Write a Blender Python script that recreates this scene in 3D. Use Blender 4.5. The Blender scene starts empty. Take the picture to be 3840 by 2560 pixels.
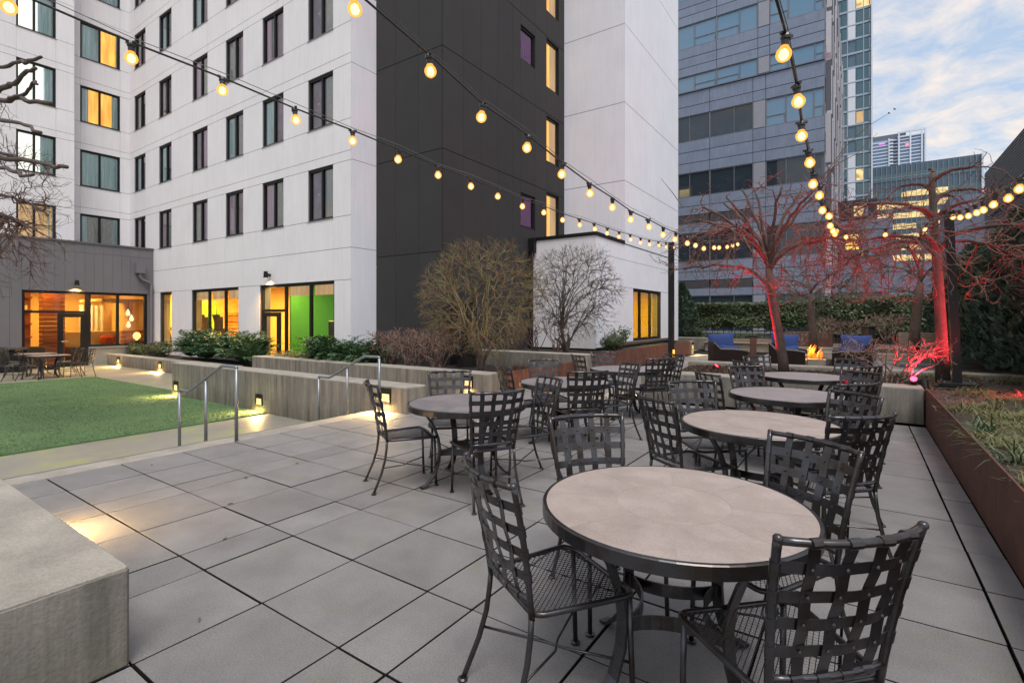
import bpy, math, random
from mathutils import Vector, Matrix, noise as mnoise
random.seed(7)
R = math.radians
sc = bpy.context.scene
col = sc.collection

# ------------------------------------------------------------------ camera
FPX, CX, HY, EYE = 1906.0, 1920.0, 1195.0, 1.52
YAW = math.atan((3225.0 - CX) / FPX)
cam_d = bpy.data.cameras.new('camera'); cam = bpy.data.objects.new('camera', cam_d); col.objects.link(cam)
cam.location = (0, 0, EYE); cam.rotation_euler = (R(90), 0, YAW)
cam_d.sensor_width = 36.0; cam_d.lens = FPX / 3840 * 36.0
cam_d.shift_y = -(1280 - HY) / 3840.0
cam_d.clip_start = 0.05; cam_d.clip_end = 3000
sc.camera = cam

# ------------------------------------------------------------------ world, sun, exposure
SKY_STRENGTH = 0.14
SUN_EL, SUN_AZ = R(63), R(132)      # azimuth measured from +Y towards +X
w = bpy.data.worlds.new('World'); sc.world = w; w.use_nodes = True
nt = w.node_tree; nt.nodes.clear()
def N(t, **kw):
    n = nt.nodes.new(t)
    for k, v in kw.items(): setattr(n, k, v)
    return n
out = N('ShaderNodeOutputWorld'); bg = N('ShaderNodeBackground')
sky = N('ShaderNodeTexSky', sky_type='NISHITA', sun_disc=False)
sky.sun_elevation = SUN_EL; sky.sun_rotation = SUN_AZ; sky.air_density = 1.0; sky.dust_density = 1.6; sky.ozone_density = 1.5
tc = N('ShaderNodeTexCoord'); sep = N('ShaderNodeSeparateXYZ')
nt.links.new(tc.outputs['Generated'], sep.inputs[0])
zc = N('ShaderNodeMath', operation='MAXIMUM'); zc.inputs[1].default_value = 0.0
nt.links.new(sep.outputs['Z'], zc.inputs[0])
za = N('ShaderNodeMath', operation='ADD'); za.inputs[1].default_value = 0.22
nt.links.new(zc.outputs[0], za.inputs[0])
dx = N('ShaderNodeMath', operation='DIVIDE'); dy = N('ShaderNodeMath', operation='DIVIDE')
nt.links.new(sep.outputs['X'], dx.inputs[0]); nt.links.new(za.outputs[0], dx.inputs[1])
nt.links.new(sep.outputs['Y'], dy.inputs[0]); nt.links.new(za.outputs[0], dy.inputs[1])
cmb = N('ShaderNodeCombineXYZ'); nt.links.new(dx.outputs[0], cmb.inputs[0]); nt.links.new(dy.outputs[0], cmb.inputs[1])
mp = N('ShaderNodeMapping'); mp.inputs['Rotation'].default_value = (0, 0, R(20)); mp.inputs['Scale'].default_value = (1.0, 1.1, 1)
nt.links.new(cmb.outputs[0], mp.inputs[0])
n1 = N('ShaderNodeTexNoise'); n1.inputs['Scale'].default_value = 7.5; n1.inputs['Detail'].default_value = 9; n1.inputs['Roughness'].default_value = 0.62; n1.inputs['Distortion'].default_value = 0.35
nt.links.new(mp.outputs[0], n1.inputs['Vector'])
n2 = N('ShaderNodeTexNoise'); n2.inputs['Scale'].default_value = 1.3; n2.inputs['Detail'].default_value = 3
nt.links.new(mp.outputs[0], n2.inputs['Vector'])
am = N('ShaderNodeMath', operation='MULTIPLY_ADD'); am.inputs[1].default_value = 0.55
nt.links.new(n2.outputs['Fac'], am.inputs[0]); nt.links.new(n1.outputs['Fac'], am.inputs[2])
ramp = N('ShaderNodeValToRGB'); ramp.color_ramp.elements[0].position = 0.62; ramp.color_ramp.elements[1].position = 0.98
nt.links.new(am.outputs[0], ramp.inputs[0])
# cloud colour: warm cream low down, cooler white higher up
cr = N('ShaderNodeValToRGB'); nt.links.new(zc.outputs[0], cr.inputs[0])
cr.color_ramp.elements[0].position = 0.05; cr.color_ramp.elements[0].color = (5.3, 4.5, 3.7, 1)
cr.color_ramp.elements[1].position = 0.55; cr.color_ramp.elements[1].color = (4.7, 4.3, 4.05, 1)
hz = N('ShaderNodeMixRGB'); hz.inputs[2].default_value = (2.7, 3.3, 4.05, 1); hz.inputs[0].default_value = 0.68
nt.links.new(sky.outputs[0], hz.inputs[1])
mx = N('ShaderNodeMixRGB'); nt.links.new(ramp.outputs[0], mx.inputs[0]); nt.links.new(hz.outputs[0], mx.inputs[1]); nt.links.new(cr.outputs[0], mx.inputs[2])
nt.links.new(mx.outputs[0], bg.inputs['Color']); bg.inputs['Strength'].default_value = SKY_STRENGTH
nt.links.new(bg.outputs[0], out.inputs['Surface'])
sd = bpy.data.lights.new('sun', 'SUN'); sun = bpy.data.objects.new('sun', sd); col.objects.link(sun)
sd.energy = 1.9; sd.angle = R(26); sd.color = (1.0, 0.955, 0.915)
sdir = Vector((math.sin(SUN_AZ) * math.cos(SUN_EL), math.cos(SUN_AZ) * math.cos(SUN_EL), math.sin(SUN_EL)))
sun.rotation_euler = (-sdir).to_track_quat('-Z', 'Y').to_euler()
vs = sc.view_settings; vs.view_transform = 'Standard'; vs.look = 'None'; vs.gamma = 1; vs.use_curve_mapping = False
vs.exposure = 0.58

# ------------------------------------------------------------------ helpers: survey of the place from the photograph's geometry
FW = Vector((-math.sin(YAW), math.cos(YAW), 0)); RT = Vector((math.cos(YAW), math.sin(YAW), 0))
def ray(px, py): return FW + RT * ((px - CX) / FPX) + Vector((0, 0, -(py - HY) / FPX))
def at(px, py, X=None, Y=None, Z=None):
    d = ray(px, py)
    t = X / d.x if X is not None else Y / d.y if Y is not None else (Z - EYE) / d.z
    return Vector((0, 0, EYE)) + d * t

# ------------------------------------------------------------------ helpers: meshes
class MB:
    def __init__(s): s.v = []; s.f = []
    def quad(s, a, b, c, d):
        n = len(s.v); s.v += [tuple(a), tuple(b), tuple(c), tuple(d)]; s.f.append((n, n+1, n+2, n+3))
    def tri(s, a, b, c):
        n = len(s.v); s.v += [tuple(a), tuple(b), tuple(c)]; s.f.append((n, n+1, n+2))
    def box(s, x0, y0, z0, x1, y1, z1, ch=0.0):
        if x0 > x1: x0, x1 = x1, x0
        if y0 > y1: y0, y1 = y1, y0
        if z0 > z1: z0, z1 = z1, z0
        n = len(s.v)
        if ch <= 0:
            s.v += [(x0,y0,z0),(x1,y0,z0),(x1,y1,z0),(x0,y1,z0),(x0,y0,z1),(x1,y0,z1),(x1,y1,z1),(x0,y1,z1)]
            s.f += [(n,n+3,n+2,n+1),(n+4,n+5,n+6,n+7),(n,n+1,n+5,n+4),(n+1,n+2,n+6,n+5),(n+2,n+3,n+7,n+6),(n+3,n,n+4,n+7)]
        else:       # chamfered on every edge: 24 verts
            c = ch; b = []
            for (X, sx) in ((x0, 1), (x1, -1)):
                for (Y, sy) in ((y0, 1), (y1, -1)):
                    for (Z, sz) in ((z0, 1), (z1, -1)):
                        b.append(((X, Y + sy*c, Z + sz*c), (X + sx*c, Y, Z + sz*c), (X + sx*c, Y + sy*c, Z)))
            for tr in b: s.v += list(tr)
            I = lambda i, j, k, a: n + (i*4 + j*2 + k)*3 + a
            for i in (0, 1): s.f.append((I(i,0,0,0), I(i,1,0,0), I(i,1,1,0), I(i,0,1,0)))
            for j in (0, 1): s.f.append((I(0,j,0,1), I(1,j,0,1), I(1,j,1,1), I(0,j,1,1)))
            for k in (0, 1): s.f.append((I(0,0,k,2), I(1,0,k,2), I(1,1,k,2), I(0,1,k,2)))
            for i in (0, 1):
                for j in (0, 1): s.f.append((I(i,j,0,0), I(i,j,1,0), I(i,j,1,1), I(i,j,0,1)))
                for k in (0, 1): s.f.append((I(i,0,k,0), I(i,1,k,0), I(i,1,k,2), I(i,0,k,2)))
            for j in (0, 1):
                for k in (0, 1): s.f.append((I(0,j,k,1), I(1,j,k,1), I(1,j,k,2), I(0,j,k,2)))
            for i in (0, 1):
                for j in (0, 1):
                    for k in (0, 1): s.f.append((I(i,j,k,0), I(i,j,k,1), I(i,j,k,2)))
        return s
    def tube(s, pts, rad, sides=6, cap=True):
        pts = [Vector(p) for p in pts]
        if not hasattr(rad, '__len__'): rad = [rad] * len(pts)
        base = len(s.v); m = len(pts); prev = None
        for i, p in enumerate(pts):
            t = (pts[min(i+1, m-1)] - pts[max(i-1, 0)])
            if t.length < 1e-9: t = Vector((0, 0, 1))
            t.normalize()
            if prev is None:
                a = Vector((0, 0, 1)) if abs(t.z) < 0.9 else Vector((1, 0, 0))
                u = t.cross(a).normalized()
            else:
                u = prev - t * prev.dot(t)
                u = u.normalized() if u.length > 1e-6 else t.orthogonal().normalized()
            prev = u; v = t.cross(u)
            for k in range(sides):
                an = 2*math.pi*k/sides
                q = p + (u*math.cos(an) + v*math.sin(an)) * rad[i]
                s.v.append((q.x, q.y, q.z))
        for i in range(m-1):
            for k in range(sides):
                a = base + i*sides + k; b = base + i*sides + (k+1) % sides
                s.f.append((a, b, b+sides, a+sides))
        if cap:
            s.f.append(tuple(base + k for k in range(sides))[::-1])
            s.f.append(tuple(base + (m-1)*sides + k for k in range(sides)))
        return s
    def lathe(s, prof, n=24, cx=0, cy=0):
        base = len(s.v)
        for (r, z) in prof:
            for k in range(n):
                a = 2*math.pi*k/n; s.v.append((cx + r*math.cos(a), cy + r*math.sin(a), z))
        for i in range(len(prof)-1):
            for k in range(n):
                a = base + i*n + k; b = base + i*n + (k+1) % n
                s.f.append((a, b, b+n, a+n))
        return s
    def grid(s, fn, nu, nv):
        base = len(s.v)
        for i in range(nu+1):
            for j in range(nv+1): s.v.append(tuple(fn(i/nu, j/nv)))
        for i in range(nu):
            for j in range(nv):
                a = base + i*(nv+1) + j; s.f.append((a, a+1, a+nv+2, a+nv+1))
        return s
    def mesh(s, name, mat, smooth=False, off=(0, 0, 0)):
        me = bpy.data.meshes.new(name)
        ox, oy, oz = off
        vv = s.v if off == (0, 0, 0) else [(a-ox, b-oy, c-oz) for a, b, c in s.v]
        me.from_pydata(vv, [], s.f); me.update()
        if mat: me.materials.append(mat)
        if smooth and len(me.polygons): me.polygons.foreach_set('use_smooth', [True]*len(me.polygons))
        return me
def woff(o):
    x = y = z = 0.0
    while o is not None:
        x += o.location.x; y += o.location.y; z += o.location.z; o = o.parent
    return (x, y, z)
def tag(o, label=None, cat=None, group=None, kind=None):
    if label: o['label'] = label
    if cat: o['category'] = cat
    if group: o['group'] = group
    if kind: o['kind'] = kind
    return o
def put(name, mb, mat, parent=None, smooth=False, label=None, cat=None, group=None, kind=None, loc=None):
    """one mesh object from world coordinates (or, under an Empty, re-based to it)"""
    if loc is None and parent is None: off = (0, 0, 0)
    elif parent is not None: off = woff(parent)
    else: off = tuple(loc)
    me = mb.mesh(name, mat, smooth, off)
    o = bpy.data.objects.new(name, me); col.objects.link(o)
    if parent is not None: o.parent = parent
    elif loc is not None: o.location = loc
    return tag(o, label, cat, group, kind)
def inst(name, me, parent=None, loc=(0, 0, 0), rz=0.0, rot=None, scale=None):
    o = bpy.data.objects.new(name, me); col.objects.link(o); o.parent = parent
    o.location = loc; o.rotation_euler = rot if rot else (0, 0, rz)
    if scale: o.scale = scale
    return o
def thing(name, label, cat, loc=(0, 0, 0), rz=0.0, group=None):
    o = bpy.data.objects.new(name, None); col.objects.link(o); o.location = loc; o.rotation_euler = (0, 0, rz)
    o.empty_display_size = 0.1
    return tag(o, label, cat, group)
def struct(name, mb, mat, **kw): return put(name, mb, mat, kind='structure', **kw)
def copy_tree(o, parent=None):
    c = o.copy(); col.objects.link(c); c.parent = parent
    for ch in list(o.children): copy_tree(ch, c)
    return c
def bx(*a, ch=0.0): return MB().box(*a, ch=ch)

# ------------------------------------------------------------------ materials
def new_mat(name):
    m = bpy.data.materials.new(name); m.use_nodes = True
    t = m.node_tree; return m, t, t.nodes['Principled BSDF']
def nd(t, ty, **kw):
    n = t.nodes.new(ty)
    for k, v in kw.items(): setattr(n, k, v)
    return n
def pm(name, c, rough=0.7, metal=0.0, var=0.15, vscale=3.0, fine=0.0, fscale=80.0, bump=0.0, bscale=60.0, rnd=0.0,
       streak=0.0, moss=None, stain=None, spec=0.5, stretch=(1, 1, 1), c2=None, coat=0.0, ridge=None):
    """procedural surface: broad tone noise, fine grain, streaks, blotchy second colour, bump, per-object tone"""
    m, t, b = new_mat(name); L = t.links
    geo = nd(t, 'ShaderNodeNewGeometry'); tcd = nd(t, 'ShaderNodeTexCoord'); oi = nd(t, 'ShaderNodeObjectInfo')
    vec = geo.outputs['Position'] if rnd == 0 or streak else tcd.outputs['Object']
    if rnd:
        ad = nd(t, 'ShaderNodeVectorMath', operation='ADD'); cv = nd(t, 'ShaderNodeCombineXYZ')
        mu = nd(t, 'ShaderNodeMath', operation='MULTIPLY'); mu.inputs[1].default_value = 37.0
        L.new(oi.outputs['Random'], mu.inputs[0]); L.new(mu.outputs[0], cv.inputs[0]); L.new(mu.outputs[0], cv.inputs[1])
        L.new(vec, ad.inputs[0]); L.new(cv.outputs[0], ad.inputs[1]); vec = ad.outputs[0]
    mpn = nd(t, 'ShaderNodeMapping'); mpn.inputs['Scale'].default_value = stretch; L.new(vec, mpn.inputs[0]); vec2 = mpn.outputs[0]
    val = None
    def mul(a, bsock):
        if a is None: return bsock
        n = nd(t, 'ShaderNodeMath', operation='MULTIPLY'); L.new(a, n.inputs[0]); L.new(bsock, n.inputs[1]); return n.outputs[0]
    def ranged(sock, lo, hi, f0=0.25, f1=0.75):
        n = nd(t, 'ShaderNodeMapRange'); n.inputs[1].default_value = f0; n.inputs[2].default_value = f1
        n.inputs[3].default_value = lo; n.inputs[4].default_value = hi; L.new(sock, n.inputs[0]); return n.outputs[0]
    def noise(scale, detail=4, rough_=0.6, v=None):
        n = nd(t, 'ShaderNodeTexNoise'); n.inputs['Scale'].default_value = scale; n.inputs['Detail'].default_value = detail
        n.inputs['Roughness'].default_value = rough_; L.new(v or vec2, n.inputs['Vector']); return n.outputs['Fac']
    if var: val = mul(val, ranged(noise(vscale, 6), 1-var, 1+var))
    if fine: val = mul(val, ranged(noise(fscale, 2, 0.5), 1-fine, 1+fine))
    if rnd: val = mul(val, ranged(oi.outputs['Random'], 1-rnd, 1+rnd, 0, 1))
    if streak:
        mp2 = nd(t, 'ShaderNodeMapping'); mp2.inputs['Scale'].default_value = (1, 1, 0.07); L.new(vec, mp2.inputs[0])
        val = mul(val, ranged(noise(9.0, 6, 0.7, mp2.outputs[0]), 1-streak, 1+streak*0.5, 0.3, 0.65))
    rgb = nd(t, 'ShaderNodeRGB'); rgb.outputs[0].default_value = (*c, 1); cs = rgb.outputs[0]
    if c2:
        x = nd(t, 'ShaderNodeMixRGB'); x.inputs[2].default_value = (*c2, 1); L.new(cs, x.inputs[1])
        L.new(ranged(noise(vscale*1.7, 5), 0, 1, 0.45, 0.62), x.inputs[0]); cs = x.outputs[0]
    if moss:
        col_, amt, thr = moss
        x = nd(t, 'ShaderNodeMixRGB'); x.inputs[2].default_value = (*col_, 1); L.new(cs, x.inputs[1])
        L.new(ranged(noise(1.6, 7, 0.7), 0, amt, thr, thr+0.14), x.inputs[0]); cs = x.outputs[0]
    if stain:
        col_, amt, z0, z1 = stain      # growth that climbs from the foot of a wall
        sx = nd(t, 'ShaderNodeSeparateXYZ'); L.new(geo.outputs['Position'], sx.inputs[0])
        nz = nd(t, 'ShaderNodeMath', operation='MULTIPLY_ADD'); nz.inputs[1].default_value = (z1-z0)*1.3
        L.new(noise(3.2, 6, 0.7), nz.inputs[0]); ml = nd(t, 'ShaderNodeMath', operation='MULTIPLY'); ml.inputs[1].default_value = -1
        L.new(sx.outputs['Z'], ml.inputs[0]); L.new(ml.outputs[0], nz.inputs[2])
        x = nd(t, 'ShaderNodeMixRGB'); x.inputs[2].default_value = (*col_, 1); L.new(cs, x.inputs[1])
        L.new(ranged(nz.outputs[0], 0, amt, -z1 + (z1-z0)*0.55, -z0 + (z1-z0)*0.75), x.inputs[0]); cs = x.outputs[0]
    if val is not None:
        x = nd(t, 'ShaderNodeMixRGB', blend_type='MULTIPLY'); x.inputs[0].default_value = 1
        cc = nd(t, 'ShaderNodeCombineXYZ')
        for i in range(3): L.new(val, cc.inputs[i])
        L.new(cs, x.inputs[1]); L.new(cc.outputs[0], x.inputs[2]); cs = x.outputs[0]
    L.new(cs, b.inputs['Base Color'])
    b.inputs['Roughness'].default_value = rough; b.inputs['Metallic'].default_value = metal
    b.inputs['Specular IOR Level'].default_value = spec
    if coat: b.inputs['Coat Weight'].default_value = coat; b.inputs['Coat Roughness'].default_value = 0.25
    if bump:
        bn = nd(t, 'ShaderNodeBump'); bn.inputs['Strength'].default_value = bump; bn.inputs['Distance'].default_value = 0.01
        L.new(noise(bscale, 3), bn.inputs['Height']); L.new(bn.outputs[0], b.inputs['Normal'])
    return m
def em(name, c, s):
    m, t, b = new_mat(name)
    b.inputs['Base Color'].default_value = (*[x*0.3 for x in c], 1); b.inputs['Emission Color'].default_value = (*c, 1); b.inputs['Emission Strength'].default_value = s
    return m
def em_room(name, c, c2, s, scale=2.5, vert=False):
    """a lit room or lit curtain seen from outside: uneven warm light"""
    m, t, b = new_mat(name); L = t.links
    geo = nd(t, 'ShaderNodeNewGeometry'); mp_ = nd(t, 'ShaderNodeMapping'); mp_.inputs['Scale'].default_value = (1, 1, 0.15) if vert else (1, 1, 1)
    L.new(geo.outputs['Position'], mp_.inputs[0])
    n = nd(t, 'ShaderNodeTexNoise'); n.inputs['Scale'].default_value = scale; n.inputs['Detail'].default_value = 4; L.new(mp_.outputs[0], n.inputs['Vector'])
    r = nd(t, 'ShaderNodeValToRGB'); r.color_ramp.elements[0].position = 0.35; r.color_ramp.elements[1].position = 0.68
    r.color_ramp.elements[0].color = (*c2, 1); r.color_ramp.elements[1].color = (*c, 1)
    L.new(n.outputs['Fac'], r.inputs[0]); L.new(r.outputs[0], b.inputs['Emission Color']); b.inputs['Emission Strength'].default_value = s
    b.inputs['Base Color'].default_value = (*[x*0.4 for x in c], 1)
    return m
def glass(name, tint=(1, 1, 1), refl=1.0, rough=0.02, through=1.0, body=(0.02, 0.03, 0.04)):
    """a pane: Fresnel reflection over see-through (or dark) glass"""
    m, t, b = new_mat(name); L = t.links; t.nodes.remove(b)
    o = t.nodes['Material Output']
    tr = nd(t, 'ShaderNodeBsdfTransparent'); tr.inputs[0].default_value = (*tint, 1)
    gl = nd(t, 'ShaderNodeBsdfGlossy'); gl.inputs['Roughness'].default_value = rough
    df = nd(t, 'ShaderNodeBsdfDiffuse'); df.inputs[0].default_value = (*body, 1)
    fr = nd(t, 'ShaderNodeFresnel'); fr.inputs[0].default_value = 1.52
    mu = nd(t, 'ShaderNodeMath', operation='MULTIPLY'); mu.inputs[1].default_value = refl; mu.use_clamp = True; L.new(fr.outputs[0], mu.inputs[0])
    m1 = nd(t, 'ShaderNodeMixShader'); m1.inputs[0].default_value = through; L.new(df.outputs[0], m1.inputs[1]); L.new(tr.outputs[0], m1.inputs[2])
    m2 = nd(t, 'ShaderNodeMixShader'); L.new(mu.outputs[0], m2.inputs[0]); L.new(m1.outputs[0], m2.inputs[1]); L.new(gl.outputs[0], m2.inputs[2])
    L.new(m2.outputs[0], o.inputs['Surface'])
    return m
def leafm(name, c, c2, rough=0.5, trans=0.0):
    m = pm(name, c, rough=rough, var=0.35, vscale=9, c2=c2, spec=0.35)
    return m

M = {}
M['white'] = pm('white_render', (0.75, 0.73, 0.75), 0.85, var=0.05, vscale=0.7, fine=0.03, fscale=60, bump=0.12, bscale=140, streak=0.05)
M['white2'] = pm('sky_tinted_white_render', (0.74, 0.755, 0.82), 0.85, var=0.05, vscale=0.7, fine=0.03, fscale=60, bump=0.12, bscale=140, streak=0.05)  # bluish tower white; on right-hand faces it carries painted sky light
M['joint'] = pm('joint_grey', (0.22, 0.21, 0.22), 0.9, var=0.05)
M['dark'] = pm('dark_cladding', (0.038, 0.036, 0.0365), 0.62, spec=0.25, var=0.10, vscale=1.2, fine=0.04, fscale=120, rnd=0.05)
M['darkjoint'] = pm('dark_joint', (0.012, 0.012, 0.012), 0.8)
M['grey'] = pm('grey_cladding', (0.155, 0.147, 0.16), 0.6, var=0.06, vscale=1.5, fine=0.03, rnd=0.03)
M['greyjoint'] = pm('grey_joint', (0.05, 0.05, 0.055), 0.8)
M['coping'] = pm('coping_metal', (0.14, 0.135, 0.14), 0.5, metal=0.3, var=0.2, vscale=12, stretch=(1, 1, 0.2))
M['black'] = pm('black_metal', (0.009, 0.009, 0.010), 0.5, var=0.1, spec=0.3)
M['conc'] = pm('board_marked_concrete', (0.20, 0.183, 0.157), 0.85, var=0.26, vscale=2.2, fine=0.09, fscale=45, bump=0.35, bscale=55, streak=0.42, stain=((0.115, 0.11, 0.075), 0.5, 0.0, 0.22))
M['conclow'] = pm('streaked_concrete', (0.225, 0.20, 0.165), 0.85, var=0.15, vscale=2.2, fine=0.09, fscale=45, bump=0.35, bscale=55, streak=0.55, stain=((0.11, 0.10, 0.06), 0.7, -0.41, -0.05))
M['conctop'] = pm('weathered_concrete', (0.30, 0.275, 0.235), 0.88, var=0.28, vscale=2.4, fine=0.14, fscale=70, bump=0.5, bscale=90, moss=((0.22, 0.23, 0.14), 0.45, 0.55))
M['patio'] = pm('patio_concrete', (0.225, 0.21, 0.18), 0.5, var=0.16, vscale=0.8, fine=0.06, fscale=60, bump=0.15, bscale=80, moss=((0.25, 0.27, 0.10), 0.75, 0.50))
M['paver'] = pm('paver_concrete', (0.190, 0.183, 0.181), 0.65, var=0.20, vscale=2.2, fine=0.24, fscale=120, bump=0.35, bscale=240, rnd=0.09, moss=((0.185, 0.195, 0.10), 0.6, 0.57), c2=(0.178, 0.168, 0.166))
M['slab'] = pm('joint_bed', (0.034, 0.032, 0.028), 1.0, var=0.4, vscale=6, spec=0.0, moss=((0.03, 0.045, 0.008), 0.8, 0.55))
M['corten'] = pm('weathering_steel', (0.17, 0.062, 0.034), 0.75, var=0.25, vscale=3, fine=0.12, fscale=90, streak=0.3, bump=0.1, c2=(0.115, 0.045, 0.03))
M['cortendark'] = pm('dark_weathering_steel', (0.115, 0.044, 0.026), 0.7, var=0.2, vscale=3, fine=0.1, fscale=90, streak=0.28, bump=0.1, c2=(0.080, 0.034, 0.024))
M['soil'] = pm('bark_mulch', (0.022, 0.016, 0.013), 0.95, var=0.5, vscale=14, fine=0.4, fscale=70, bump=1.0, bscale=45, c2=(0.045, 0.032, 0.024))
M['turf'] = pm('artificial_turf', (0.090, 0.158, 0.062), 0.9, var=0.16, vscale=0.9, fine=0.35, fscale=160, bump=0.8, bscale=220)
M['blade'] = pm('turf_blade', (0.128, 0.215, 0.080), 0.75, var=0.30, vscale=1.1, c2=(0.10, 0.175, 0.075))
M['metal'] = pm('chair_metal', (0.085, 0.084, 0.090), 0.30, metal=0.85, var=0.15, vscale=5, fine=0.08, fscale=150, rnd=0.0, c2=(0.068, 0.058, 0.053))
M['table'] = pm('table_stone', (0.315, 0.255, 0.225), 0.55, var=0.16, vscale=4, fine=0.12, fscale=130, bump=0.12, bscale=150, rnd=0.02, c2=(0.345, 0.285, 0.258))
M['tablegrey'] = pm('grey_table_stone', (0.185, 0.165, 0.168), 0.5, var=0.14, vscale=5, fine=0.09, fscale=130, bump=0.12, bscale=150, rnd=0.08, c2=(0.21, 0.185, 0.185))
M['tablelilac'] = pm('lilac_table_stone', (0.25, 0.215, 0.215), 0.5, var=0.12, vscale=5, fine=0.09, fscale=130, bump=0.12, bscale=150, rnd=0.07, c2=(0.235, 0.21, 0.21))
M['galv'] = pm('galvanised_steel', (0.25, 0.265, 0.28), 0.42, metal=0.75, var=0.12, vscale=8)
M['alum'] = pm('aluminium_trim', (0.42, 0.44, 0.46), 0.35, metal=0.6, var=0.08)
M['bark'] = pm('grey_brown_bark', (0.085, 0.060, 0.050), 0.9, var=0.3, vscale=10, fine=0.2, fscale=60, bump=0.7, bscale=40)
M['twig'] = pm('brown_twigs', (0.135, 0.078, 0.062), 0.85, var=0.3, vscale=4)
M['twiggreen'] = pm('olive_twigs', (0.17, 0.150, 0.062), 0.85, var=0.3, vscale=3, c2=(0.20, 0.092, 0.062))
M['twiggrey'] = pm('grey_twigs', (0.105, 0.082, 0.066), 0.85, var=0.3, vscale=3)
M['twigred'] = pm('dormant_shrub_twigs', (0.23, 0.155, 0.125), 0.85, var=0.3, vscale=6, c2=(0.13, 0.066, 0.05))
M['deadleaf'] = pm('dead_leaves', (0.11, 0.045, 0.03), 0.85, var=0.4, vscale=12)
M['fern'] = leafm('fern_green', (0.050, 0.105, 0.045), (0.075, 0.135, 0.058), 0.4)
M['box'] = leafm('boxwood_green', (0.036, 0.052, 0.018), (0.055, 0.068, 0.022), 0.45)
M['hedgeleaf'] = leafm('hedge_green', (0.042, 0.066, 0.025), (0.075, 0.098, 0.038), 0.45)
M['arb'] = leafm('arborvitae_green', (0.040, 0.070, 0.046), (0.070, 0.108, 0.075), 0.55)
M['laurel'] = leafm('laurel_green', (0.06, 0.10, 0.035), (0.05, 0.085, 0.03), 0.35)
M['straw'] = pm('straw_grass', (0.27, 0.20, 0.065), 0.8, var=0.3, vscale=7, c2=(0.20, 0.17, 0.06))
M['sedge'] = pm('green_gold_sedge', (0.115, 0.125, 0.04), 0.75, var=0.4, vscale=5, c2=(0.20, 0.155, 0.065))
M['litter'] = pm('dry_grass_litter', (0.15, 0.11, 0.07), 0.9, var=0.6, vscale=5, c2=(0.05, 0.036, 0.028))
M['greengrass'] = pm('fresh_grass', (0.085, 0.13, 0.055), 0.7, var=0.3, vscale=7)
M['wicker'] = pm('brown_wicker', (0.014, 0.008, 0.007), 0.75, spec=0.2, var=0.2, fine=0.35, fscale=55, bump=0.6, bscale=55)
M['wickerlt'] = pm('grey_brown_wicker', (0.085, 0.070, 0.062), 0.6, var=0.2, fine=0.4, fscale=55, bump=1.0, bscale=55)
M['blue'] = pm('blue_cushion', (0.016, 0.040, 0.155), 0.85, var=0.12, vscale=5, bump=0.15, bscale=200)
M['wood'] = pm('grey_weathered_wood', (0.25, 0.20, 0.16), 0.8, var=0.2, vscale=4, stretch=(0.2, 4, 4), rnd=0.08)
M['orangewood'] = pm('orange_stained_wood', (0.36, 0.11, 0.03), 0.45, var=0.2, vscale=3, stretch=(0.4, 0.4, 4), rnd=0.1)
M['room'] = pm('warm_room_paint', (0.72, 0.50, 0.20), 0.85, var=0.04)
M['gymyellow'] = pm('yellow_room_paint', (0.80, 0.55, 0.12), 0.85, var=0.04)
M['limegreen'] = pm('lime_paint', (0.45, 0.55, 0.04), 0.8, var=0.12, vscale=1.2)
M['green'] = pm('green_paint', (0.07, 0.30, 0.03), 0.8, var=0.06)
M['carpet'] = pm('room_floor', (0.20, 0.12, 0.06), 0.8, var=0.1)
M['sofa'] = pm('dark_sofa_fabric', (0.10, 0.075, 0.04), 0.9, var=0.15)
M['orange'] = pm('orange_cushion', (0.60, 0.10, 0.02), 0.85, var=0.1)
M['machine'] = pm('black_machine_plastic', (0.025, 0.022, 0.02), 0.35, var=0.1)
M['teal'] = pm('teal_curtain', (0.70, 0.88, 0.89), 0.9, var=0.28, vscale=3, stretch=(5, 5, 0.12))
M['mauve'] = pm('mauve_curtain', (0.80, 0.62, 0.74), 0.9, var=0.15, vscale=2, stretch=(4, 4, 0.3))
M['sheer'] = pm('grey_sheer_curtain', (0.62, 0.62, 0.58), 0.9, var=0.25, vscale=9, stretch=(3, 3, 0.6))
M['purple'] = pm('purple_blind', (0.30, 0.03, 0.36), 0.8, var=0.1)
M['litcurtain'] = em_room('lit_patterned_curtain', (1.0, 0.52, 0.10), (0.62, 0.27, 0.04), 0.9, 5.0, True)
M['dimcurtain'] = em_room('dim_lit_curtain', (0.55, 0.36, 0.17), (0.36, 0.22, 0.10), 0.75, 6.0, True)
M['brightblind'] = em_room('bright_window_glow', (0.95, 0.93, 0.80), (0.80, 0.82, 0.76), 0.85, 1.5, False)
M['litamber'] = em_room('lit_amber_room', (1.0, 0.55, 0.10), (0.55, 0.24, 0.04), 0.95, 2.2, True)
M['darkroom'] = pm('unlit_room', (0.38, 0.29, 0.36), 0.9, var=0.6, vscale=1.2)
M['glass'] = glass('window_glass', (0.97, 0.98, 0.98), 1.7)
M['glassr'] = glass('reflective_window_glass', (0.80, 0.80, 0.84), 2.2)
M['warmlamp'] = em('warm_lamp_lens', (1.0, 0.64, 0.25), 1.15)
M['bulb'] = em('bulb_core', (1.0, 0.80, 0.44), 6.0)
M['redlens'] = em('red_spot_lens', (1.0, 0.025, 0.06), 8.0)
M['softlamp'] = em('soft_lamp_glass', (1.0, 0.55, 0.16), 1.6)
M['pendant'] = em('pendant_glass', (1.0, 0.85, 0.42), 0.95)

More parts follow.
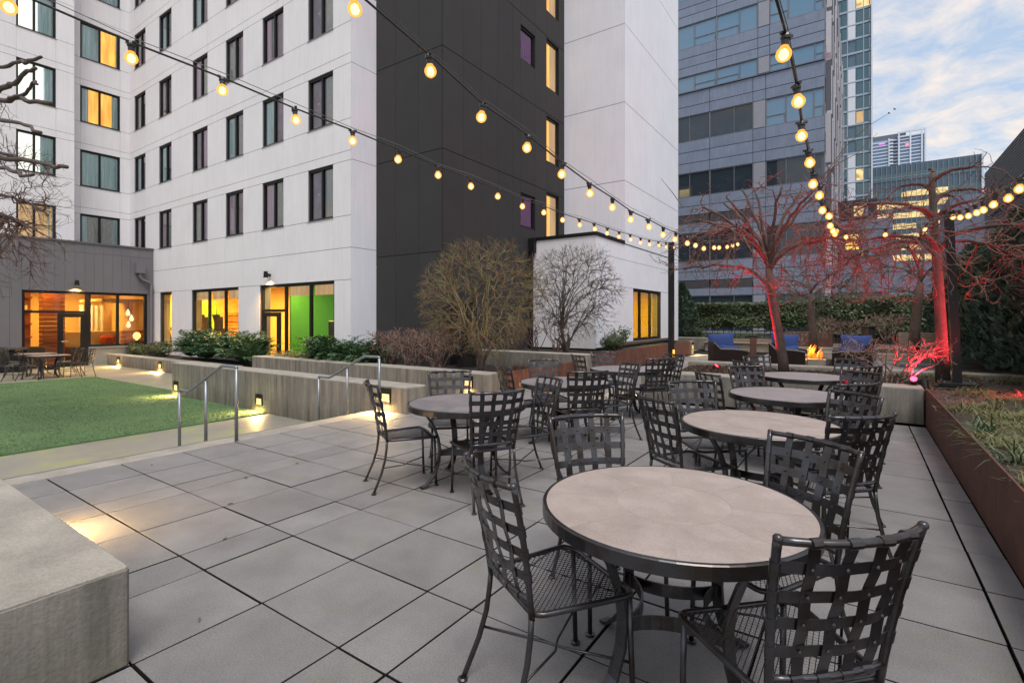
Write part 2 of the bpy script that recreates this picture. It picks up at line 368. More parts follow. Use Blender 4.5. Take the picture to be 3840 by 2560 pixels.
# ================================================================== GROUND AND SETTING
LOW = -0.41
struct('ground', MB().grid(lambda u, v: (-700+1400*u, -300+1500*v, -0.62), 2, 2), M['patio'])
struct('lower_patio', bx(-40, -6, LOW-0.16, -7.62, 13.6, LOW), M['patio'])
terrace = struct('terrace', bx(-6.69, -6, -0.60, 6.5, 34, -0.045), M['slab'])
# edge kerb and metal nosing at the head of the steps
struct('terrace_kerb', bx(-6.68, -4, -0.044, -6.405, 5.715, 0.002, ch=0.006), M['conctop'])
struct('step_nosing', bx(-6.70, -4, -0.05, -6.681, 5.715, 0.004), M['galv'])
for k in range(2):
    struct('step', bx(-6.702-0.30*(k+1), -4, -0.55, -6.702-0.30*k, 5.715, -0.137*(k+1), ch=0.008), M['conctop'])
# pavers: whole and half columns as laid, every paver its own object
JX = [-6.40, -5.795, -5.18, -4.87, -4.25, -3.61, -3.285, -2.645, -1.995, -1.675, -1.035, -0.395, -0.075, 0.572, 0.768]
JY0, PY = 1.489, 0.588
pav_me = {}
def paver(x0, x1, y0, y1):
    w, h = x1-x0-0.013, y1-y0-0.012
    key = (round(w, 3), round(h, 3))
    if key not in pav_me: pav_me[key] = MB().box(-w/2, -h/2, -0.04, w/2, h/2, 0, ch=0.0025).mesh('paver', M['paver'])
    me_ = pav_me[key]
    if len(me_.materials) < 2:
        me_.materials.append(M['slab'])          # edges below the arris take the dark joint-bed colour
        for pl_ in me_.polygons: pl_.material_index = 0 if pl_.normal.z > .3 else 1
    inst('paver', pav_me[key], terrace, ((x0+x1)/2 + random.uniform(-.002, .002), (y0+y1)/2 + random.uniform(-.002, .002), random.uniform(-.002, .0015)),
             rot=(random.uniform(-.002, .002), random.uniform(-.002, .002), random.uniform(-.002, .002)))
n_pav = 0
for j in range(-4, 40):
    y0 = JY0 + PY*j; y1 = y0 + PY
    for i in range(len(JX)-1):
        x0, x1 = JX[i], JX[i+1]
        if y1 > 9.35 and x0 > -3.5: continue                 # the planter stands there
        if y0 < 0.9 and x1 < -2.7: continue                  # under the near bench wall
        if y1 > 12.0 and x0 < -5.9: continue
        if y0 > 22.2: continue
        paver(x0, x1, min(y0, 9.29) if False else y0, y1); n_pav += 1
if n_pav > 300: print('pavers', n_pav)
rest = MB()                                                    # the lounge plaza behind the planter, hardly seen between the sofas
for j in range(36):
    y0 = 12.9 + 0.588*j
    for i in range(15):
        x0 = -3.30 + 0.62*i
        rest.box(x0+.005, y0+.005, -0.04, x0+.615, y0+.583, 0)
put('plaza_paving', rest, M['paver'], terrace, kind='stuff')
# artificial lawn
struct('lawn_base', bx(-20.9, -5, LOW-0.1, -9.95, 6.08, LOW+0.022), M['turf'])
lawn = MB()
rl = random.Random(3)
for i in range(85000):
    u = rl.random(); x = -9.95 - 10.9*(u**1.25); y = rl.uniform(-0.5, 6.08)
    h = rl.uniform(.012, .026); a = rl.uniform(0, 6.28); s = rl.uniform(.003, .007); lx, ly = rl.uniform(-.02, .02), rl.uniform(-.02, .02)
    z = LOW+0.021
    lawn.tri((x-math.cos(a)*s, y-math.sin(a)*s, z), (x+math.cos(a)*s, y+math.sin(a)*s, z), (x+lx, y+ly, z+h))
put('turf_grass', lawn, M['blade'], kind='stuff', label='short green artificial grass blades across the sunken lawn')

# ------------------------------------------------------------------ concrete walls with recessed lights
def wall_light(parent, x0, x1, z0, z1, y, power=6.0, axis='Y', s=-1):
    """dark recessed fitting with a glowing lower lens and the lamp's own light"""
    fr = MB(); d = 0.004
    def B(m, a0, a1, w0, w1, c0, c1):
        if axis == 'Y': m.box(a0, y+s*w0, c0, a1, y+s*w1, c1)
        else: m.box(y+s*w0, a0, c0, y+s*w1, a1, c1)
    t = (x1-x0)*0.13; zm = z0+(z1-z0)*0.60
    B(fr, x0, x1, .002, .018, zm, z1); B(fr, x0, x1, .002, .018, z0, z0+t*.7); B(fr, x0, x0+t, .002, .018, z0+t*.7, zm); B(fr, x1-t, x1, .002, .018, z0+t*.7, zm)
    f = put('wall_light', fr, M['black'], parent)
    ln = MB(); B(ln, x0+t, x1-t, .001, .008, z0+t*.7, zm)
    put('lens', ln, M['warmlamp'], f)
    ld = bpy.data.lights.new('wall_lamp', 'AREA'); ld.shape = 'RECTANGLE'; ld.size = (x1-x0)*.8; ld.size_y = (z1-z0)*.4
    ld.energy = power*1.5; ld.color = (1.0, 0.62, 0.22); ld.spread = R(150)
    lo = bpy.data.objects.new('wall_lamp', ld); col.objects.link(lo)
    c = (x0+x1)/2; zc_ = (z0+zm)/2
    if axis == 'Y': lo.location = (c, y+s*.05, zc_); dv = Vector((0, s*1.0, -1.3))
    else: lo.location = (y+s*.05, c, zc_); dv = Vector((s*1.0, 0, -1.3))
    lo.rotation_euler = dv.to_track_quat('-Z', 'Y').to_euler()
def conc_wall(name, x0, y0, z0, x1, y1, z1, mat, label, lights=(), **kw):
    t = thing(name, label, 'wall', ((x0+x1)/2, (y0+y1)/2, z0))
    m = MB().box(x0, y0, z0, x1, y1, z1-0.012, ch=0.012)
    put('wall_body', m, mat, t)
    put('wall_top', MB().box(x0+.004, y0+.004, z1-0.035, x1-.004, y1-.004, z1, ch=0.010), M['conctop'], t)
    for L in lights: wall_light(t, *L)
    return t
conc_wall('concrete_wall', -14.3, 5.72, LOW-.1, -5.95, 6.17, 0.425, M['conclow'], 'long low streaked concrete wall with three lights between the lawn and steps',
          [(-14.17, -13.93, -.27, -.03, 5.72, 16), (-10.375, -10.12, -.265, -.03, 5.72, 16), (-6.545, -6.30, .145, .385, 5.72, 14)])
conc_wall('concrete_wall', -15.3, 8.31, LOW-.1, -6.30, 8.76, 0.385, M['conclow'], 'second concrete planter wall behind the lawn wall, holding ferns and the olive shrub',
          [(-6.925, -6.675, .08, .325, 8.31, 14)])
conc_wall('concrete_wall', -26.15, 8.02, LOW-.1, -16.0, 8.42, 0.05, M['conclow'], 'low stained concrete planter wall beside the lounge door',
          [(-25.03, -24.74, -.28, -.03, 8.02, 22), (-21.14, -20.86, -.27, -.03, 8.02, 22)])
conc_wall('concrete_wall', -3.42, 9.30, 0, 0.757, 9.74, 0.53, M['conc'], 'concrete planter wall behind the farthest table of the right row',
          [(9.40, 9.62, .07, .29, -3.42, 12, 'X', -1)])
conc_wall('concrete_wall', -9.62, 12.0, 0, -5.86, 12.4, 0.59, M['conc'], 'mossy concrete planter wall below the slim bare shrub tree')
conc_wall('concrete_wall', -3.42, 12.5, 0, 3.2, 12.92, 0.50, M['conctop'], 'long concrete ledge between the red lit tree and the fire pit seats')
conc_wall('concrete_wall', -3.38, 12.16, 0, 3.2, 12.49, 0.36, M['conctop'], 'lower concrete ledge with metal trim along the red lit tree bed')
put('metal_edging', bx(-3.3, 12.13, .20, 3.2, 12.158, .345, ch=.004), M['alum'], label='long aluminium edging strip below the concrete ledge by the red tree', cat='edging')
conc_wall('concrete_wall', -3.42, 9.745, 0, -3.20, 12.15, 0.40, M['conc'], 'short side wall of the tree planter beside the black light pole')
conc_wall('concrete_wall', -5.99, 21.9, 0, -5.84, 22.2, 0.57, M['conc'], 'slim concrete end pier of the rust planter with a lit side', [(21.95, 22.15, .25, .53, -5.84, 8, 'X', 1)])
conc_wall('concrete_wall', -7.6, 25.7, 0, -6.21, 26.1, 0.60, M['conc'], 'pale concrete wall stub left of the slatted bench wall', [(25.75, 26.0, .25, .50, -6.21, 10, 'X', 1)])
# near bench block
nb = thing('concrete_bench_wall', 'big pale concrete bench block cut by the bottom left corner', 'bench', (-3.6, .67, 0))
put('wall_body', MB().box(-6.3, .452, 0, -2.64, .893, .435, ch=.012), M['conc'], nb)
put('wall_top', MB().box(-6.297, .455, .41, -2.643, .890, .447, ch=.012), M['conctop'], nb)
wall_light(nb, -4.75, -4.50, .12, .36, .893, 12, 'Y', 1)

# ------------------------------------------------------------------ weathering-steel planters and their soil
def steel(name, mb, label, mat='corten'): return put(name, mb, M[mat], label=label, cat='planter')
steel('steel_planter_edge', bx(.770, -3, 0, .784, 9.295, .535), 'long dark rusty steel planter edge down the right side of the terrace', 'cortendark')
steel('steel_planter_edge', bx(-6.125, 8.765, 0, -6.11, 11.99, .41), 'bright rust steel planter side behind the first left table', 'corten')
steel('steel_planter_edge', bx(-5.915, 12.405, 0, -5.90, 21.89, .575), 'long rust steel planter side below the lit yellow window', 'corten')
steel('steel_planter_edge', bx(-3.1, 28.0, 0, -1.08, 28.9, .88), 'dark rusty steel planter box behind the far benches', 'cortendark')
steel('steel_planter_edge', bx(-15.9, 8.30, LOW, -15.35, 8.33, .02), 'small rust steel strip between the two planter walls by the ferns', 'corten')
def soil(x0, x1, y0, y1, z, amp=.035, n=0.12):
    nu = max(2, int((x1-x0)/n)); nv = max(2, int((y1-y0)/n))
    nu, nv = min(nu, 90), min(nv, 130)
    def f(u, v):
        x, y = x0+(x1-x0)*u, y0+(y1-y0)*v
        return (x, y, z + amp*mnoise.noise(Vector((x*1.3, y*1.3, 3))) + amp*.6*mnoise.noise(Vector((x*6, y*6, 9))))
    return struct('planting_soil', MB().grid(f, nu, nv), M['soil'], smooth=True)
soil(.786, 7, -3, 9.8, .46, .03)
soil(-3.2, 7, 9.745, 12.12, .44, .03)
soil(3.22, 9, 12.1, 34, .40, .04, .25)
soil(-15.2, -6.13, 8.765, 12.0, .17, .03, .2); soil(-28.0, -15.32, 8.43, 9.7, -.02, .02, .2)
soil(-9.7, -5.92, 12.41, 22, .46, .03, .25)
soil(-9, -3.15, 26.15, 33, .42, .04, .4); soil(-3.1, -1.08, 28.02, 28.88, .84, .02, .3); soil(-1.0, 3.2, 27.6, 33, .30, .04, .4)

# ================================================================== HOTEL
hotel = thing('hotel_building', 'white and dark grey hotel tower with rows of black framed windows', 'building', (-18, 14, LOW))
class Face:
    """maps (along, up, depth into the building) onto a wall plane"""
    def __init__(s, axis, pos): s.a, s.p = axis, pos
    def box(s, m, u0, u1, z0, z1, w0, w1, ch=0):
        if s.a == 'Y': m.box(u0, s.p+w0, z0, u1, s.p+w1, z1, ch=ch)
        elif s.a == 'X': m.box(s.p-w1, u0, z0, s.p-w0, u1, z1, ch=ch)      # faces +X
        return m
    def pt(s, u, z, w): return (u, s.p+w, z) if s.a == 'Y' else (s.p-w, u, z)
rw = random.Random(11)
CURT = {'teal': 'teal', 'mauve': 'mauve', 'sheer': 'sheer', 'purple': 'purple', 'lit': 'litcurtain', 'dim': 'dimcurtain'}
def pleats(F, u0, u1, z0, z1, w, amp=.02, per=.11):
    m = MB(); n = max(6, int((u1-u0)/per*4)); ph = rw.uniform(0, 6)
    for i in range(n):
        a, b = u0+(u1-u0)*i/n, u0+(u1-u0)*(i+1)/n
        fa, fb = math.sin(a/per*6.283+ph+.6*math.sin(a*5)), math.sin(b/per*6.283+ph+.6*math.sin(b*5))
        m.quad(F.pt(a, z0, w+amp*fa), F.pt(b, z0, w+amp*fb), F.pt(b, z1, w+amp*fb), F.pt(a, z1, w+amp*fa))
    return m
def window(parent, F, u0, u1, z0, z1, mulls=(), curtains=(), back='darkroom', rec=.05, fw=.065, dep=.17, pane='glass', transoms=(), depth_back=None, frame='black', sill=True):
    m = MB()
    F.box(m, u0, u0+fw, z0, z1, rec, rec+.09); F.box(m, u1-fw, u1, z0, z1, rec, rec+.09)
    F.box(m, u0+fw, u1-fw, z1-fw, z1, rec, rec+.09); F.box(m, u0+fw, u1-fw, z0, z0+fw, rec, rec+.09)
    for x in mulls: F.box(m, x-fw*.55, x+fw*.55, z0+fw, z1-fw, rec+.004, rec+.086)
    for (a, b, z) in transoms: F.box(m, a, b, z-fw*.5, z+fw*.5, rec+.008, rec+.082)
    wdo = put('window', m, M[frame], parent)
    es = [u0+fw] + [v for x in sorted(mulls) for v in (x-fw*.55, x+fw*.55)] + [u1-fw]
    for k in range(0, len(es), 2):
        p = MB(); p.quad(F.pt(es[k], z0+fw, rec+.05), F.pt(es[k+1], z0+fw, rec+.05), F.pt(es[k+1], z1-fw, rec+.05), F.pt(es[k], z1-fw, rec+.05))
        put('pane', p, M[pane], wdo)
    if sill:
        s = MB(); F.box(s, u0-.03, u1+.03, z0-.022, z0-.002, -.02, rec+.1); put('sill', s, M['joint'], wdo)
    if depth_back is None:
        b = MB(); b.quad(F.pt(u0, z0, dep), F.pt(u1, z0, dep), F.pt(u1, z1, dep), F.pt(u0, z1, dep))
        put('room', b, M[back], wdo)
        for (a, b_, kind) in curtains:
            ua, ub = u0+fw*.6+(u1-u0-fw*1.2)*a, u0+fw*.6+(u1-u0-fw*1.2)*b_
            put('curtain', pleats(F, ua, ub, z0+.02, z1-.03, rec+.082, .021), M[CURT.get(kind, kind)], wdo)
    return wdo
def clad(parent, F, ucuts, zcuts, holes, pmat, jmat, name='wall_panel', gu=.006, gz=.016, thick=.014, back=.40, vbreak=None):
    """rendered panels over a backing wall; cells that are openings are left out"""
    wall = MB()
    for i in range(len(ucuts)-1):
        for j in range(len(zcuts)-1):
            u0, u1, z0, z1 = ucuts[i], ucuts[i+1], zcuts[j], zcuts[j+1]
            uc, zc2 = (u0+u1)/2, (z0+z1)/2
            if any(h[0]-.001 <= uc <= h[1]+.001 and h[2]-.001 <= zc2 <= h[3]+.001 for h in holes): continue
            F.box(wall, u0+(.018 if i == 0 else 0), u1-(.018 if i == len(ucuts)-2 else 0), z0, z1, thick, back)
            p = MB(); F.box(p, u0+gu/2, u1-gu/2, z0+gz/2, z1-gz/2, 0, thick-.0005)
            put(name, p, M[pmat], parent)
    put('wall', wall, M[jmat], parent)

# main facade, facing the lawn (plane Y = 9.75)
FM = Face('Y', 9.75)
cols = [(-28.33, -27.08), (-25.64, -24.40), (-22.48, -21.22), (-19.81, -18.55), (-17.27, -15.98), (-14.60, -13.32)]
ucuts = [-28.90] + [v for c in cols for v in c] + [-12.47]
zc_list = [2.69, 3.65, 4.61]
holes = []
sills = [4.61 + 2.885*k for k in range(6)]
for k, s in enumerate(sills): zc_list += [s+1.64, s+1.93, s+2.885]
for s in sills:
    for c in cols: holes.append((c[0], c[1], s, s+1.64))
clad(hotel, FM, ucuts, zc_list, holes, 'white', 'joint')
opts = [((0, .28, 'mauve'), (.8, 1, 'mauve')), ((0, .5, 'teal'),), ((0, .42, 'mauve'), (.55, 1, 'sheer')), ((.45, 1, 'mauve'),), ((0, .35, 'sheer'), (.7, 1, 'mauve')), ((0, .3, 'teal'), (.6, 1, 'sheer'))]
for r_, s in enumerate(sills):
    for ci, c in enumerate(cols):
        if r_ > 4 and ci > 3: continue
        cur = opts[(r_*5+ci*2) % 6]; back = 'darkroom'
        mid = (c[0]+c[1])/2 + .02
        if ci == 5: cur = ((.62, 1, 'sheer'),)
        wd = window(hotel, FM, c[0]+.003, c[1]-.003, s+.003, s+1.63, (mid,), cur, back)
        if ci == 5 and r_ < 4:      # a small lamp glowing in the room behind
            lm = MB().lathe([(0.0, s+.78), (.10, s+.80), (.14, s+.88), (.05, s+.95), (0, s+.95)], 10, c[0]+.34, 9.75+.30)
            put('room_lamp', lm, M['softlamp'], wd)
        if (r_, ci) in ((2, 0), (3, 0)): put('curtain', pleats(FM, c[0]+.75, c[1]-.08, s+.08, s+1.5, .2), M['litcurtain'], wd)
# ground floor of the main facade
G = [(-25.54, -24.38, .34, 2.66), (-22.56, -18.88, .55, 2.69), (-17.44, -13.26, -.06, 2.69)]
ug = [-26.20, -25.54, -24.38, -22.56, -18.88, -17.44, -13.26, -12.47]
clad(hotel, FM, ug, [-.15, 2.69], [(g_[0], g_[1], -1, 3) for g_ in G], 'white', 'joint')
for (a, b, z) in ((G[0][0], G[0][1], .34), (G[1][0], G[1][1], .55)):
    put('wall', FM.box(MB(), a, b, -.15, z-.005, .01, .4), M['white'], hotel)
window(hotel, FM, -25.535, -24.385, .345, 2.655, (), depth_back=1, fw=.09)
window(hotel, FM, -22.555, -18.885, .555, 2.685, (-21.23, -19.96), depth_back=1, fw=.09)
wd = window(hotel, FM, -17.435, -13.265, -.055, 2.685, (-15.95, -14.56), depth_back=1, fw=.09, transoms=((-17.36, -15.98, 1.80),), sill=False)
dm = MB()
FM.box(dm, -17.34, -17.20, -.05, 1.74, .03, .12); FM.box(dm, -16.44, -16.30, -.05, 1.74, .03, .12); FM.box(dm, -17.20, -16.44, 1.60, 1.74, .03, .12); FM.box(dm, -17.20, -16.44, -.05, .12, .03, .12)
gd = put('door', dm, M['black'], hotel)
put('handle', MB().tube([(-16.52, 9.70, .95), (-16.40, 9.68, .95)], .015, 6), M['alum'], gd)
# gym behind it
gy = MB(); gy.box(-28.0, 15.0, -.1, -17.9, 15.1, 3.1); gy.box(-28.1, 10.16, -.1, -28.0, 15.1, 3.1)
put('gym_wall', gy, M['gymyellow'], hotel)
gg = MB(); gg.box(-17.9, 13.4, -.1, -12.75, 13.5, 3.1); gg.box(-12.74, 10.16, -.1, -12.64, 13.5, 3.1)
put('gym_wall', gg, M['green'], hotel)
gl = MB(); gl.box(-27.99, 12.25, .2, -27.95, 13.45, 2.30); put('mural', gl, M['limegreen'], hotel)
gm = MB()
for k in range(3): gm.tube([(-27.93, 12.3+.42*k, .3), (-27.93, 12.42+.42*k, 1.2), (-27.93, 12.58+.36*k, 2.2)], [.02, .06, .012], 5)
put('mural', gm, M['green'], hotel)
st = MB()
for k in range(4): st.box(-27.99, 13.85, .62+.34*k, -27.96, 14.95, .70+.34*k)
put('wall_stripes', st, M['orangewood'], hotel)
for (tx, tz, ts) in (('WHAT THE', 1.76, .12), ('BE STRONG', 1.52, .11), ('STRENGTH', 1.40, .12), ('MAINTAIN', 1.12, .16)):
    cu = bpy.data.curves.new('lettering', 'FONT'); cu.body = tx; cu.size = ts; cu.extrude = .004; cu.materials.append(M['orangewood'])
    tmp = bpy.data.objects.new('lettering_curve', cu); me_ = bpy.data.meshes.new_from_object(tmp); bpy.data.objects.remove(tmp)
    to = bpy.data.objects.new('lettering', me_); col.objects.link(to); to.parent = hotel
    to.location = Vector((-27.96, 13.87, tz)) - Vector(woff(hotel)); to.rotation_euler = (R(90), 0, R(90))
put('gym_floor', bx(-28.1, 10.16, -.2, -12.64, 15.1, -.11), M['carpet'], hotel)
put('gym_ceiling', bx(-28.1, 10.16, 3.11, -12.64, 15.1, 3.2), M['gymyellow'], hotel)
put('gym_partition', bx(-17.95, 11.2, -.1, -17.85, 14.9, 3.1), M['green'], hotel)
for a, b in ((-22.45, -21.3), (-21.15, -20.03), (-19.88, -18.98), (-15.86, -14.66), (-14.47, -13.36)):
    put('roller_blind', FM.box(MB(), a, b, 2.28, 2.60, .17, .18), M['dimcurtain'], hotel)
for (x, y, e, c_) in ((-26.4, 12, 230, (1, .66, .2)), (-23.3, 12.5, 270, (1, .66, .2)), (-20.4, 12.5, 250, (1, .66, .2)), (-16.9, 10.9, 90, (1, .66, .2)), (-15.2, 12.0, 75, (1, .90, .5))):
    ld = bpy.data.lights.new('room_lamp', 'AREA'); ld.size = 1.2; ld.energy = e; ld.color = c_
    lo = bpy.data.objects.new('room_lamp', ld); col.objects.link(lo); lo.location = (x, y, 3.0)
# short return of the facade at its right corner (plane X = -12.47)
FR = Face('X', -12.47)
clad(hotel, FR, [9.765, 10.71], [-.15, 3.65, 6.27, 9.15, 12.03, 14.92, 17.8, 21.9], [], 'white2', 'joint')
# left wing above the lounge: forward bay and recessed bay
FF = Face('X', -27.9); F2 = Face('X', -28.9)
zl = [4.0, 4.61]
for s in sills: zl += [s+1.64, s+1.93, s+2.885]
hol1 = [(5.58, 6.80, s, s+1.64) for s in sills]; hol2 = [(7.88, 9.37, s, s+1.64) for s in sills]
clad(hotel, FF, [1.0, 3.2, 5.58, 6.80, 7.41], zl, hol1, 'white', 'joint')
clad(hotel, F2, [7.30, 7.88, 9.37, 9.76], zl, hol2, 'white', 'joint')
put('wall', bx(-28.9, 7.40, 4, -27.92, 7.415, 21.9), M['white'], hotel)
fc = [((.0, 1, 'dim'), (.78, 1, 'teal')), ((.62, 1, 'teal'),), ((.72, 1, 'teal'),), ((.55, 1, 'teal'),), ((.0, 1, 'teal'),), ()]
fb = ['darkroom', 'brightblind', 'brightblind', 'brightblind', 'darkroom', 'darkroom']
rc = [((0, .16, 'teal'), (.14, .86, 'sheer'), (.86, 1, 'teal')), ((0, 1, 'teal'),), ((0, .2, 'teal'), (.2, .82, 'lit'), (.82, 1, 'teal')), ((0, .48, 'teal'), (.5, .94, 'lit'), (.94, 1, 'teal')), ((0, 1, 'teal'),), ((0, .6, 'teal'),)]
for k, s in enumerate(sills):
    window(hotel, FF, 5.583, 6.797, s+.003, s+1.63, (6.13,), fc[k], fb[k])
    window(hotel, F2, 7.883, 9.367, s+.003, s+1.63, (8.61,), rc[k])
# dark core: front (plane Y = 10.71) and side (plane X = -9.71)
FD = Face('Y', 10.71); FS = Face('X', -9.71)
zd = [-.15, 3.43, 6.33, 9.23, 12.13, 15.03, 17.93, 21.9]
clad(hotel, FD, [-12.455, -11.61, -10.65, -9.725], zd, [], 'dark', 'darkjoint', 'cladding_panel', gu=.008, gz=.022)
us = [10.725, 11.62, 12.50, 13.38, 14.23, 14.72, 15.67, 16.48, 17.43, 17.87]
sm_w = [(4.72, 5.90), (10.55, 11.73)]; tall_w = [(4.45, 6.27), (7.42, 9.14), (10.22, 12.06), (13.1, 14.95)]
dz = sorted(set(zd + [v for a in sm_w for v in a] + [v for a in tall_w for v in a]))
def dark_side():
    wall = MB(); F = FS
    opn = [(14.72, 15.67, a, b) for a, b in sm_w] + [(16.48, 17.43, a, b) for a, b in tall_w]
    for i in range(len(us)-1):
        u0, u1 = us[i], us[i+1]
        zcut = sorted(set(zd + [v for o in opn if o[0] <= (u0+u1)/2 <= o[1] for v in (o[2], o[3])]))
        for j in range(len(zcut)-1):
            z0, z1 = zcut[j], zcut[j+1]
            if any(o[0] <= (u0+u1)/2 <= o[1] and o[2] <= (z0+z1)/2 <= o[3] for o in opn): continue
            if u0 < 12.2 and z0 < 3 and u1 > 11.0 and z1 < 4 and u0 >= 11.6 and False: continue
            F.box(wall, u0, u1, z0, z1, .014, .4)
            p = MB(); F.box(p, u0+.004, u1-.004, z0+.011, z1-.011, 0, .0135); put('cladding_panel', p, M['dark'], hotel)
    put('wall', wall, M['darkjoint'], hotel)
dark_side()
for a, b in sm_w: window(hotel, FS, 14.724, 15.666, a+.004, b-.004, (), ((0, 1, 'purple'),), sill=False)
for a, b in tall_w: window(hotel, FS, 16.484, 17.426, a+.004, b-.004, (), ((.45, 1, 'dim'),), back='litamber', sill=False)
# service door in the dark side wall
sdm = MB(); FS.box(sdm, 11.05, 12.25, -.05, 2.02, -.035, -.004)
sdo = put('door', sdm, M['black'], hotel)
put('handle', MB().tube([(-9.66, 11.32, 1.28), (-9.58, 11.32, 1.28), (-9.58, 11.32, .95), (-9.66, 11.32, .95)], .014, 6), M['alum'], sdo)
put('lit_edge', MB().box(-9.668, 12.02, .0, -9.66, 12.04, 1.9).box(-9.668, 12.26, .0, -9.66, 12.275, 1.9), M['alum'], sdo)
# white tower: front (Y = 17.87) and side (X = -7.18)
FT = Face('Y', 17.87); FX = Face('X', -7.18)
zt = [.5, 3.70, 6.64, 9.54, 12.44, 15.34, 18.2, 21.9]
clad(hotel, FT, [-9.80, -7.195], [4.0]+zt[2:], [], 'white2', 'joint', gz=.022)
clad(hotel, FX, [17.87, 20.08, 22.35, 24.57], [4.30]+zt[2:], [], 'white2', 'joint', gz=.022, gu=.005)
clad(hotel, FX, [23.11, 24.57], [.5, 4.295], [], 'white2', 'joint')
# hidden backs and roof so that the block is solid
core = MB()
core.box(-28.49, 10.16, 3.25, -12.90, 24.5, 21.85); core.box(-12.86, 11.12, .0, -10.12, 24.5, 21.85); core.box(-10.10, 18.3, 4.45, -7.6, 24.55, 21.85)
core.box(-40, 1.0, 4.7, -29.32, 24.5, 21.85); core.box(-29.3, 1.0, 4.7, -28.32, 7.38, 21.85)
put('building_core', core, M['joint'], hotel)
# white single-storey annex
annex = thing('annex_building', 'small white flat roofed annex with yellow lit window and black roof edge', 'building', (-8.4, 19, 0))
FA = Face('Y', 15.4); FB = Face('X', -7.2)
clad(annex, FA, [-9.70, -7.215], [.52, 2.74, 4.29], [], 'white', 'joint')
clad(annex, FB, [15.415, 17.86, 18.77, 22.10, 23.10], [.55, .66, 2.69, 3.70, 4.285], [(18.77, 22.10, .66, 2.69)], 'white2', 'joint', gu=.003)
window(annex, FB, 18.774, 22.096, .664, 2.686, (19.68, 20.87), depth_back=1, fw=.10, sill=False)
put('window_sill', FB.box(MB(), 17.0, 23.1, .60, .655, -.06, .3), M['coping'], annex)
put('room_wall', MB().box(-9.6, 18.0, .5, -9.5, 23.0, 3).box(-9.5, 22.9, .5, -7.6, 23.0, 3), M['gymyellow'], annex)
put('room_pillar', MB().box(-8.9, 20.6, .5, -8.7, 20.8, 3).box(-8.9, 21.7, .5, -8.7, 21.9, 3), M['gymyellow'], annex)
put('roof', MB().box(-9.705, 15.36, 4.292, -7.16, 17.86, 4.40), M['black'], annex)
put('base_trim', MB().box(-9.7, 15.37, .40, -7.17, 15.42, .515).box(-7.215, 15.425, .40, -7.17, 23.1, .545), M['black'], annex)
ld = bpy.data.lights.new('room_lamp', 'AREA'); ld.size = 1.4; ld.energy = 170; ld.color = (1, .66, .10)
lo = bpy.data.objects.new('room_lamp', ld); col.objects.link(lo); lo.location = (-8.2, 20.2, 2.9)
# downpipe and hopper at the annex corner
dp = thing('downpipe', 'black downpipe with hopper head on the annex corner', 'downpipe', (-9.6, 15.3, .4))
put('hopper', MB().box(-9.82, 15.18, 3.85, -9.46, 15.345, 4.36).box(-9.74, 15.20, 3.72, -9.54, 15.33, 3.849), M['black'], dp)
put('pipe', MB().box(-9.70, 15.21, .45, -9.58, 15.33, 3.719), M['black'], dp)

# grey lounge wing (plane X = -26.2, facing the lawn)
lounge = thing('lounge_building', 'grey single storey lounge wing with amber lit windows and door', 'building', (-29, 5, LOW))
FL = Face('X', -26.2)
ul = [-3 + .31*k for k in range(28)] + [5.40]
ul = [u for u in ul if u < 5.3] + [5.40]
clad(lounge, FL, ul, [LOW, 4.22, 4.60], [], 'grey', 'greyjoint', 'cladding_panel', gu=.006, gz=.012)
u2 = [5.40 + .3154*k for k in range(14)]
u2[-1] = 9.74
clad(lounge, FL, u2, [2.62, 4.22, 4.60], [], 'grey', 'greyjoint', 'cladding_panel', gu=.006, gz=.012)
clad(lounge, FL, [9.50, 9.74], [.36, 2.62], [], 'grey', 'greyjoint', 'cladding_panel')
put('base_wall', FL.box(MB(), 7.42, 9.74, LOW, .30, -.05, .3), M['conctop'], lounge)
put('window_sill', FL.box(MB(), 7.42, 9.62, .302, .36, -.09, .3), M['alum'], lounge)
put('roof_coping', MB().box(-26.6, -3, 4.602, -26.16, 9.745, 4.67), M['coping'], lounge)
put('roof', bx(-28.3, -3, 4.45, -26.61, 9.74, 4.55), M['coping'], lounge)
window(lounge, FL, 7.415, 9.495, .364, 2.61, (8.43,), depth_back=1, fw=.09, sill=False)
window(lounge, FL, 5.40, 7.41, LOW+.01, 2.61, (), depth_back=1, fw=.09, transoms=((5.47, 7.33, 1.79),), sill=False)
dm = MB()
FL.box(dm, 6.46, 6.62, LOW+.02, 1.74, .03, .12); FL.box(dm, 7.18, 7.33, LOW+.02, 1.74, .03, .12); FL.box(dm, 6.62, 7.18, 1.58, 1.74, .03, .12); FL.box(dm, 6.62, 7.18, LOW+.02, -.16, .03, .12)
dr = put('door', dm, M['black'], lounge)
put('handle', MB().tube([(-26.15, 6.55, .62), (-26.10, 6.55, .62), (-26.10, 6.72, .62)], .022, 6), M['alum'], dr)
put('lock', MB().tube([(-26.16, 6.55, .80), (-26.12, 6.55, .80)], .035, 10), M['black'], dr)
lr = MB(); lr.box(-33.1, 1, LOW, -33.0, 10.1, 3); lr.box(-33, 10.0, LOW, -26.6, 10.1, 3); lr.box(-33, 1.0, LOW, -26.6, 1.1, 3)
put('room_wall', lr, M['room'], lounge)
put('room_floor', bx(-33, 1, LOW-.05, -26.5, 10, LOW+.015), M['carpet'], lounge)
put('room_ceiling', bx(-33, 1, 3.01, -26.5, 10, 3.1), M['room'], lounge)
put('room_ceiling', bx(-30.5, 8.3, 2.30, -27.6, 9.95, 2.42), M['room'], lounge)
